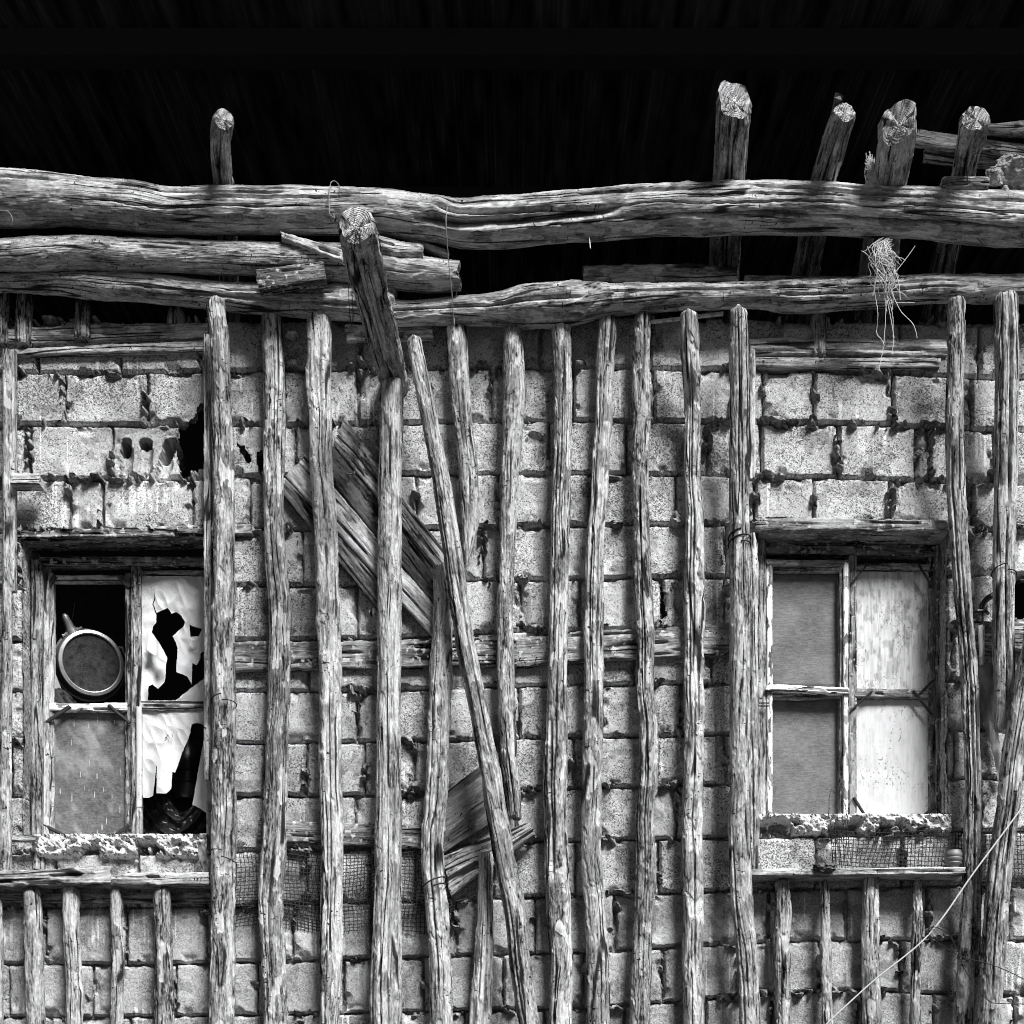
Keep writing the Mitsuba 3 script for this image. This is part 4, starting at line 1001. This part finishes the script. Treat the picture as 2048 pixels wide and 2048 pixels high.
put('moulding', hboard(1534, 1696, 1119, 1130, F - 0.032, thick=0.04, seed=69), 'mat_wood', s1)
put('moulding', hboard(1544, 1681, 1134, 1143, F - 0.012, thick=0.03, seed=70), 'mat_wood', s1)
put('moulding', hboard(1544, 1681, 1388, 1397, F - 0.015, thick=0.03, seed=71, wear=1.6), 'mat_wood', s1)
put('panel', hboard(1540, 1682, 1140, 1372, F + 0.02, thick=0.005, seed=72, ds=0.02, rough=0.1, wear=0.3), 'mat_hardboard', s1, label='grey hardboard upper panel')
put('panel', hboard(1540, 1682, 1394, 1640, F + 0.02, thick=0.005, seed=73, ds=0.02, rough=0.1, wear=0.3), 'mat_hardboard', s1, label='grey hardboard lower panel with droplets')
for hy in (1406, 1412):
    put('hook', tube(curve([(1516, hy, 0.05), (1538, hy, 0.05)], 4), 0.003), 'mat_wire', s1)
s2 = sash_of(win2, 'right sash with white boards')
put('stile', vboard(1857, 1873, 1110, 1640, F + 0.01, thick=0.04, seed=74), 'mat_grey_wood', s2)
put('rail', hboard(1713, 1860, 1126, 1142, F + 0.008, thick=0.04, seed=75), 'mat_wood', s2)
put('rail', hboard(1713, 1859, 1377, 1394, F - 0.012, thick=0.03, seed=76, wear=1.2), 'mat_grey_wood', s2)
put('panel', sheet([(1713, 1140), (1860, 1140), (1860, 1382), (1713, 1382)], F + 0.018, 0.02, lambda x, y: 0.004 * (nz(x / 60, y / 80) - 0.5)), 'mat_pale_board', s2, label='white upper board streaked with dirt')
put('panel', sheet([(1713, 1390), (1860, 1390), (1860, 1642), (1713, 1642)], F + 0.018, 0.02, lambda x, y: 0.004 * (nz(x / 60, y / 80) - 0.5)), 'mat_pale_board', s2, label='white lower board, cleanest pane')


def zc(x, y):
    return 1440 + 0.3147 * x, 1080 + 0.3147 * y


for a, b, w in (((838, 272), (930, 162), 4), ((1265, 155), (1358, 305), 4), ((830, 1085), (970, 957), 4), ((1226, 948), (1352, 1112), 5), ((1358, 888), (1266, 978), 4), ((848, 1630), (925, 1752), 5), ((1368, 1690), (1305, 1748), 8)):
    strap(s2, zc(*a), zc(*b), w, F - 0.02)

# ------------------------------------------------------------------ things standing in the windows
pan = thing('cooking_pot', 'round metal pot with a handle leaning in the empty window light', 'pot')
R = 0.146
c0 = W(178, 1331, 0.27)
rot = trimesh.transformations.euler_matrix(math.radians(95), 0, math.radians(26), 'sxyz')[:3, :3]


def pot_place(v):
    return np.asarray(v) @ rot.T + c0


def pot_part(name, mesh, bsdf, label=None):
    v, f, uv = mesh
    put(name, (pot_place(v), f, uv), bsdf, pan, label=label, smooth=35)


pot_part('body', lathe([(R - 0.006, -0.05), (R, -0.01), (R + 0.003, -0.004), (R + 0.004, 0.0), (R + 0.002, 0.003), (R - 0.003, 0.004), (R - 0.008, 0.03), (R - 0.012, 0.050)], 96), 'mat_pan_side', 'grey metal side with a bright rim')
pot_part('bevel', lathe([(R - 0.0115, 0.050), (R - 0.014, 0.056), (R - 0.026, 0.060), (R - 0.029, 0.058), (R - 0.030, 0.051)], 96), 'mat_pan', 'bright worn ring round the base')
pot_part('base', lathe([(R - 0.0298, 0.0515), (R - 0.036, 0.050), (R * 0.5, 0.052), (0.001, 0.052)], 96), 'mat_pan_base', 'sooty dark base')
hd = np.array([math.cos(math.radians(120)), math.sin(math.radians(120))])
hp = np.array([[*(hd * (R + d)), z] for d, z in ((-0.014, 0.006), (0.006, 0.008), (0.022, 0.012), (0.045, 0.018), (0.062, 0.02), (0.070, 0.018))])
pot_part('handle', tube(hp, np.array([0.026, 0.024, 0.018, 0.015, 0.014, 0.008]), 14), 'mat_pan')
pot_part('bracket', tube(np.array([[*(hd * (R - 0.002) + np.array([-hd[1], hd[0]]) * t), 0.008] for t in np.linspace(-0.045, 0.045, 9)]), np.array([0.008, 0.006, 0.011, 0.011, 0.011, 0.011, 0.011, 0.006, 0.008]), 8), 'mat_pan')
ld = [np.array([math.cos(math.radians(a)) * r_, math.sin(math.radians(a)) * r_, z]) for a, r_, z in ((38, R + 0.004, 0.0), (34, R + 0.016, 0.006), (28, R + 0.012, 0.008), (20, R + 0.014, 0.008), (8, R + 0.012, 0.006), (0, R + 0.008, 0.004))]
pot_part('clasp', tube(np.array(ld), np.array([0.005, 0.007, 0.005, 0.004, 0.004, 0.007]), 8), 'mat_pan')

put('window_glass_shard', sheet([(105, 1326), (112, 1350), (126, 1386), (121, 1404), (106, 1402)], F + 0.05, 0.01), plain_mat(0.3, 0.1), label='pale broken shard in the corner beside the metal pot', cat='shard')
put('cloth_scrap', sheet(ragged([za(240, 1510), za(300, 1500), za(390, 1560), za(480, 1655), za(240, 1655)], 1, 4, 3), F + 0.035, 0.006, lambda x, y: 0.02 * (nfbm(x / 9, y / 12, 2, 2) - 0.5)), plain_mat(0.05), label='dark cloth scrap at the foot of the metal pot', cat='cloth')
put('loose_wire', tube(curve([(149, 1205, 0.33), (147, 1225, 0.33), (140, 1250, 0.33), (122, 1275, 0.33), (105, 1294, 0.33)]), 0.0016), 'mat_pale_wire', label='thin bent wire in the dark above the metal pot', cat='wire')
v, f, uv = lathe([(0.001, 0.0), (0.055, 0.0), (0.066, 0.02), (0.066, 0.06), (0.061, 0.064), (0.066, 0.068), (0.066, 0.11), (0.061, 0.114), (0.066, 0.118), (0.064, 0.16), (0.05, 0.205), (0.026, 0.235), (0.024, 0.27), (0.028, 0.272), (0.028, 0.285), (0.001, 0.287)], 40)
put('plastic_jug', (v + W(374, 1600, 0.36), f, uv), 'mat_black_plastic', smooth=40, label='black ribbed jug in shadow behind the lower torn sheet', cat='jug')
bx, by = np.meshgrid(np.linspace(284, 424, 80), np.linspace(1588, 1672, 60), indexing='ij')
fold = 0.09 * (nfbm(bx / 26 + by / 60, by / 30, 2, 3) - 0.5) + 0.03 * np.abs(np.sin((bx - 350) ** 2 / 900 + by / 14)) - 0.03 * sstep(1588, 1640, by)
yy = 0.25 + fold - 0.03 * sstep(0.5, 1, (by - 1588) / 84)
top = 1588 + 0.0085 * (bx - 352) ** 2 * -0.25 + 34 * np.exp(-((bx - 365) / 26) ** 2) + 6 * (nz(bx / 9, 3) - 0.5)
by2 = top + (by - 1588) / 84 * (1674 - top)
put('plastic_bag', (np.stack([W(bx, by2, 0.25)[..., 0], yy, W(bx, by2, 0.25)[..., 2]], -1).reshape(-1, 3), grid_faces(80, 60), np.stack([bx, by], -1).reshape(-1, 2) * MPP), 'mat_black_plastic', label='shiny crumpled black plastic bag at the bottom of the torn window', cat='plastic bag')


# ------------------------------------------------------------------ wire netting
def net(name, edges, nu, nv, y, seed, label, r=0.0016, amp=3.0, fray=0.0, depth=0.045):
    """edges: the four corners TL, TR, BL, BR in photo px."""
    TL, TR, BL, BR = (np.array(e, float) for e in edges)
    rng = np.random.default_rng(seed)

    def at(u, v):
        p = (TL * (1 - u)[:, None] + TR * u[:, None]) * (1 - v)[:, None] + (BL * (1 - u)[:, None] + BR * u[:, None]) * v[:, None]
        p = p + amp * np.stack([nz(p[:, 0] / 70, p[:, 1] / 60, seed) - 0.5, 2 * (nz(p[:, 0] / 110, p[:, 1] / 80, seed + 5) - 0.5)], -1) * 2
        return W(p[:, 0], p[:, 1], y + depth * (nz(p[:, 0] / 80, p[:, 1] / 60, seed + 9) - 0.5))
    ms = []
    for i in range(nu + 1):
        a, b = -fray * rng.random() * 0.4, 1 + fray * rng.random()
        vv = np.linspace(a, b, 2 * nv)
        ms.append(tube(at(np.full(len(vv), i / nu), vv), r, 4))
    for j in range(nv + 1):
        uu = np.linspace(0, 1, nu + 1)
        ms.append(tube(at(uu, np.full(len(uu), j / nv)) - [0, 0.0012, 0], r, 4))
    return put(name, join(*ms), 'mat_wire', label=label, cat='wire netting', smooth=False)


net('wire_netting', ((462, 1700), (905, 1706), (462, 1818), (905, 1812)), 56, 15, -0.032, 1, 'dark square wire netting across the middle poles under the lower level plank', amp=6)
net('wire_netting', ((462, 1812), (905, 1818), (462, 1858), (905, 1872)), 54, 7, -0.030, 2, 'lower sagging fold of wire netting beneath the first netting', amp=9, fray=0.2)
net('wire_netting', ((1672, 1668), (1932, 1664), (1668, 1744), (1932, 1742)), 34, 9, -0.055, 3, 'wire netting hanging over the sill of the white paned window', amp=9, depth=0.05)
net('wire_netting', ((1956, 1662), (2110, 1660), (1956, 1768), (2110, 1772)), 20, 13, -0.03, 4, 'wire netting at the right edge behind the leaning pole', amp=4)
rng = np.random.default_rng(5)
ms = []
for i in range(12):
    x0 = 1662 + 3.2 * i + rng.uniform(-2, 2)
    tx, ty = x0 + rng.uniform(-16, 14), rng.uniform(1585, 1660)
    ms.append(tube(curve([(x0 + 4, 1742, -0.05), (x0, 1690, -0.08), (x0 + rng.uniform(-8, 8), (1690 + ty) / 2, -0.10), (tx, ty, -0.09)], 24), 0.001, 4))
ms.append(tube(curve([(1668, 1690, -0.08), (1658, 1600, -0.1), (1664, 1579, -0.1), (1674, 1600, -0.09), (1676, 1700, -0.07)], 40), 0.001, 4))
put('frayed_netting_end', join(*ms), 'mat_wire', label='frayed upright wires sticking up from the sill netting', cat='wire', smooth=False)


# ------------------------------------------------------------------ ties, loose wires, cord, nails, straw, stones
def tie(px, py, Y, r, tilt, label, turns=1.0, rad=0.0022):
    a = np.linspace(0, 2 * np.pi * turns, 40)
    rm = r * MPP * (DIST + Y) / DIST + 0.0045
    P = W(px, py, Y) + np.stack([rm * np.sin(a), -rm * np.cos(a), tilt * rm * np.sin(a) + 0.25 * rm * np.cos(a) + 0.004 * a], -1)
    put('wire_tie', tube(P, rad, 6), 'mat_wire', label=label, cat='wire')


tie(448, 1413, -0.12, 22.5, 0.05, 'upper wire tie round the pole beside the torn window')
tie(447, 1724, -0.12, 24.5, -0.3, 'lower wire tie round the pole beside the torn window')
tie(1479, 1096, -0.13, 20, 0.1, 'thick wire tie round the post left of the white paned window', 2.0, 0.003)
tie(2008, 1154, -0.13, 21.5, 0.0, 'wire tie round the hanging pole near the right edge')
tie(868, 1782, -0.10, 23, 0.35, 'slanting wire tie round the cracked pole at the foot of the planks', 1.4, 0.003)
mesh = tube(curve([(896, 1776, -0.14), (902, 1792, -0.12), (912, 1802, -0.08), (930, 1798, -0.05), (948, 1796, -0.04)]), 0.003)
put('loose_wire', mesh, 'mat_wire', label='loose wire end curling from the slanting tie toward the pole stub', cat='wire')
for label, pts, r, m_ in (
        ('bent wire loop standing on the big beam above the tilting rafter stub', [(683, 386, -0.27), (668, 362, -0.27), (662, 365, -0.28), (658, 400, -0.295), (660, 430, -0.295), (670, 436, -0.29), (666, 428, -0.29)], 0.0018, 'mat_pale_wire'),
        ('long thin wire hanging from the big beam to the pointed short pole', [(902, 397, -0.26), (893, 425, -0.29), (892, 440, -0.30), (897, 520, -0.24), (904, 590, -0.18), (907, 652, -0.12)], 0.0018, 'mat_pale_wire'),
        ('short curled wire beside the long hanging wire', [(920, 576, -0.15), (914, 584, -0.15), (911, 600, -0.14), (909, 650, -0.13)], 0.0018, 'mat_pale_wire'),
        ('thin doubled wire hanging left of the tilting rafter stub', [(698, 530, -0.23), (697, 580, -0.2), (699, 620, -0.17), (703, 652, -0.11), (705, 640, -0.11), (704, 590, -0.25), (705, 540, -0.22)], 0.0015, 'mat_wire'),
        ('pale hooked wire under the big beam at the left edge', [(-8, 421, -0.305), (10, 421, -0.305), (19, 426, -0.305), (25, 440, -0.30), (22, 452, -0.29)], 0.0018, 'mat_pale_wire'),
        ('dark thin wire crossing the lower right poles to the right edge', [(1868, 1852, -0.33), (1850, 1866, -0.33), (1876, 1885, -0.31), (1920, 1912, -0.28), (1990, 1932, -0.29), (2060, 1965, -0.29)], 0.0018, 'mat_wire'),
        ('dark wire arching down between the bent post and leaning pole', [(1855, 1872, -0.33), (1868, 1854, -0.34), (1892, 1864, -0.33), (1912, 1895, -0.3), (1930, 1940, -0.26), (1962, 1985, -0.25), (1986, 2006, -0.29), (2060, 2008, -0.29)], 0.0018, 'mat_wire')):
    put('loose_wire', tube(curve(pts), r), m_, label=label, cat='wire')
put('cord', tube(curve([(1625, 2076, -0.30), (1740, 1968, -0.32), (1855, 1872, -0.33), (1950, 1742, -0.32), (2046, 1612, -0.30), (2090, 1548, -0.29)], 60), 0.0032, 7), 'mat_cord', label='pale taut cord running diagonally across the lower right corner', cat='cord')
for a, b, label in (((1178, 472, -0.22), (1181, 497, -0.24), 'bent nail under the middle of the big beam'), ((244, 542, -0.09), (245, 561, -0.14), 'nail in the left wall top log'), ((1954, 476, -0.24), (1970, 490, -0.26), 'nail under the big beam toward the right edge'),
                    ((1933, 333, -0.31), (1935, 369, -0.30), 'upright nail in the small log block')):
    put('nail', tube(np.array([W(*a), W(*b)]), 0.0024, 6), 'mat_cord' if label.startswith('bent') else 'mat_wire', label=label, cat='nail')
rng = np.random.default_rng(11)
ms = []
for i in range(52):
    L_ = rng.choice([45, 75, 105, 140, 215], p=[0.3, 0.3, 0.2, 0.14, 0.06])
    x0, y0, sway = 1771 + rng.normal(0, 8), rng.uniform(474, 498), rng.normal(4, 8)
    bow = rng.normal(0, 9)
    ms.append(tube(curve([(x0, y0, -0.22), (x0 - 14 + bow, y0 + 0.32 * L_, -0.25 + rng.normal(0, 0.02)), (x0 + bow * 0.6 + sway, y0 + 0.68 * L_, -0.24 + rng.normal(0, 0.02)), (x0 + sway * rng.uniform(0.2, 2.0), y0 + L_, -0.22)], 30) + (0.05 if i % 3 else 0.02) * np.linspace(0, 1, 30)[:, None] ** 0.6 * np.stack([nz(np.arange(30) / 5.0, i, 1) - 0.5, nz(np.arange(30) / 4.0, i, 2) - 0.5, 0.5 * (nz(np.arange(30) / 4.0, i, 3) - 0.5)], -1), 0.0012, 4))
for pts in ([(1790, 545), (1810, 520), (1830, 492)], [(1782, 530), (1798, 570), (1800, 600)], [(1792, 606), (1830, 606)], [(1772, 600), (1768, 680), (1758, 737)], [(1778, 560), (1800, 620), (1828, 652), (1834, 676)], [(1774, 600), (1782, 640), (1788, 676)]):
    ms.append(tube(curve([(*p, -0.24) for p in pts], 16), 0.0013, 4))
put('straw_wisp', join(*ms), 'mat_straw', label='pale straw tangle hanging under the big beam near the right window', cat='straw', smooth=False)
ms = []
for i in range(40):
    bx0 = 1744 + rng.normal(0, 8)
    ms.append(tube(curve([(bx0, 380, -0.25), (1742 + rng.normal(0, 5), 345, -0.26), (1737 + rng.normal(0, 4), rng.uniform(303, 340), -0.27)], 8), 0.0016, 4))
ms.append(sheet(ragged([(1730, 378), (1736, 350), (1741, 322), (1745, 340), (1749, 312), (1753, 345), (1762, 378)], 2, 4, 7), -0.26, 0.008, lambda x, y: 0.03 * (nfbm(x / 7, y / 12, 3, 2) - 0.5)))
put('straw_wisp', join(*ms), 'mat_straw', label='frayed bark and straw tuft standing on the big beam beside the notched rafter', cat='straw', smooth=False)
for i, (x, y, r, Y, label) in enumerate(((2028, 345, 46, -0.20, 'one big rough chunk of rubble cut by the right edge'),
                                         (1990, 356, 22, -0.22, 'middle sized lump of rubble between the small log block and the big chunk'), (2012, 380, 9, -0.26, 'smallest rubble crumb in front of the big chunk'))):
    put('rubble_stone', rock(W(x, y, Y), np.array([r, r, r * 0.9]) * MPP, 7 + i), 'mat_rubble', label=label, cat='stone', group='rubble on the big beam')
put('rubble_stone', rock(W(582, 671, -0.02), np.array([0.03, 0.03, 0.018]), 21), 'mat_lime', label='pale stone under the left wall top log between two poles', cat='stone')
put('rubble_stone', rock(W(588, 729, 0.0), np.array([0.032, 0.03, 0.017]), 22), 'mat_lime', label='stone chip low between the second and third pole heads', cat='stone')
put('bark_scrap', lump(W(1650, 1735, -0.14), np.array([0.042, 0.02, 0.016]), 31, 0.6, 4), 'mat_dark_wood', label='dark knotted scrap of bark lying on the right ledge', cat='bark')
v, f, uv = lathe([(0.001, 0.0), (0.022, 0.0), (0.030, 0.008), (0.033, 0.016), (0.031, 0.02), (0.035, 0.026), (0.036, 0.034), (0.033, 0.038), (0.036, 0.044), (0.035, 0.054), (0.031, 0.058), (0.029, 0.066), (0.026, 0.064), (0.024, 0.04), (0.001, 0.03)], 40)
put('ribbed_cup', (v + W(1907, 1735, -0.085), f, uv), 'mat_grey_plastic', smooth=40, label='grey ribbed cup on the right ledge against the bent post', cat='cup')
# the hanging clutter between the bent post and the hanging pole
put('wooden_peg', board((1956, 1250), (1961, 1330), (1970, 1250), (1968, 1330), -0.07, thick=0.016, seed=95, wear=1.2), 'mat_pale_board', label='pale wooden peg hanging between the bent post and the hanging pole', cat='peg')
put('black_bracket', join(tube(curve([(1944, 1229, -0.05), (1955, 1222, -0.07), (1968, 1222, -0.07), (1976, 1227, -0.05)]), 0.007, 8), tube(curve([(1965, 1226, -0.06), (1966, 1252, -0.07)]), 0.004, 8), tube(curve([(1962, 1220, -0.05), (1972, 1200, -0.04), (1990, 1190, -0.03)]), 0.012, 8)), 'mat_black_plastic',
    label='black pipe bracket above the wooden peg', cat='bracket')
put('plastic_sheeting', sheet(ragged([(1948, 1338), (1966, 1328), (1992, 1322), (1994, 1450), (2002, 1500), (2008, 1566), (1996, 1562), (1986, 1510), (1974, 1468), (1962, 1430), (1954, 1380)], 1, 5, 9), -0.035, 0.006, lambda x, y: -0.05 * np.exp(-((y - 1345) / 26) ** 2) * sstep(1948, 1972, x) + 0.03 * (nfbm(x / 20, y / 45, 3, 2) - 0.5)),
    'mat_grey_plastic', label='grey plastic sheeting drooping behind the hanging pole', cat='plastic sheet')
put('rag', sheet(ragged([(396, 1690), (404, 1684), (412, 1700), (420, 1744), (404, 1744), (398, 1722)], 1.5, 4, 4), -0.07, 0.005, lambda x, y: 0.03 * (nfbm(x / 8, y / 20, 3, 2) - 0.5)), 'mat_rag', label='thin grey rag beside the tied pole at the end of the torn window sill', cat='rag')
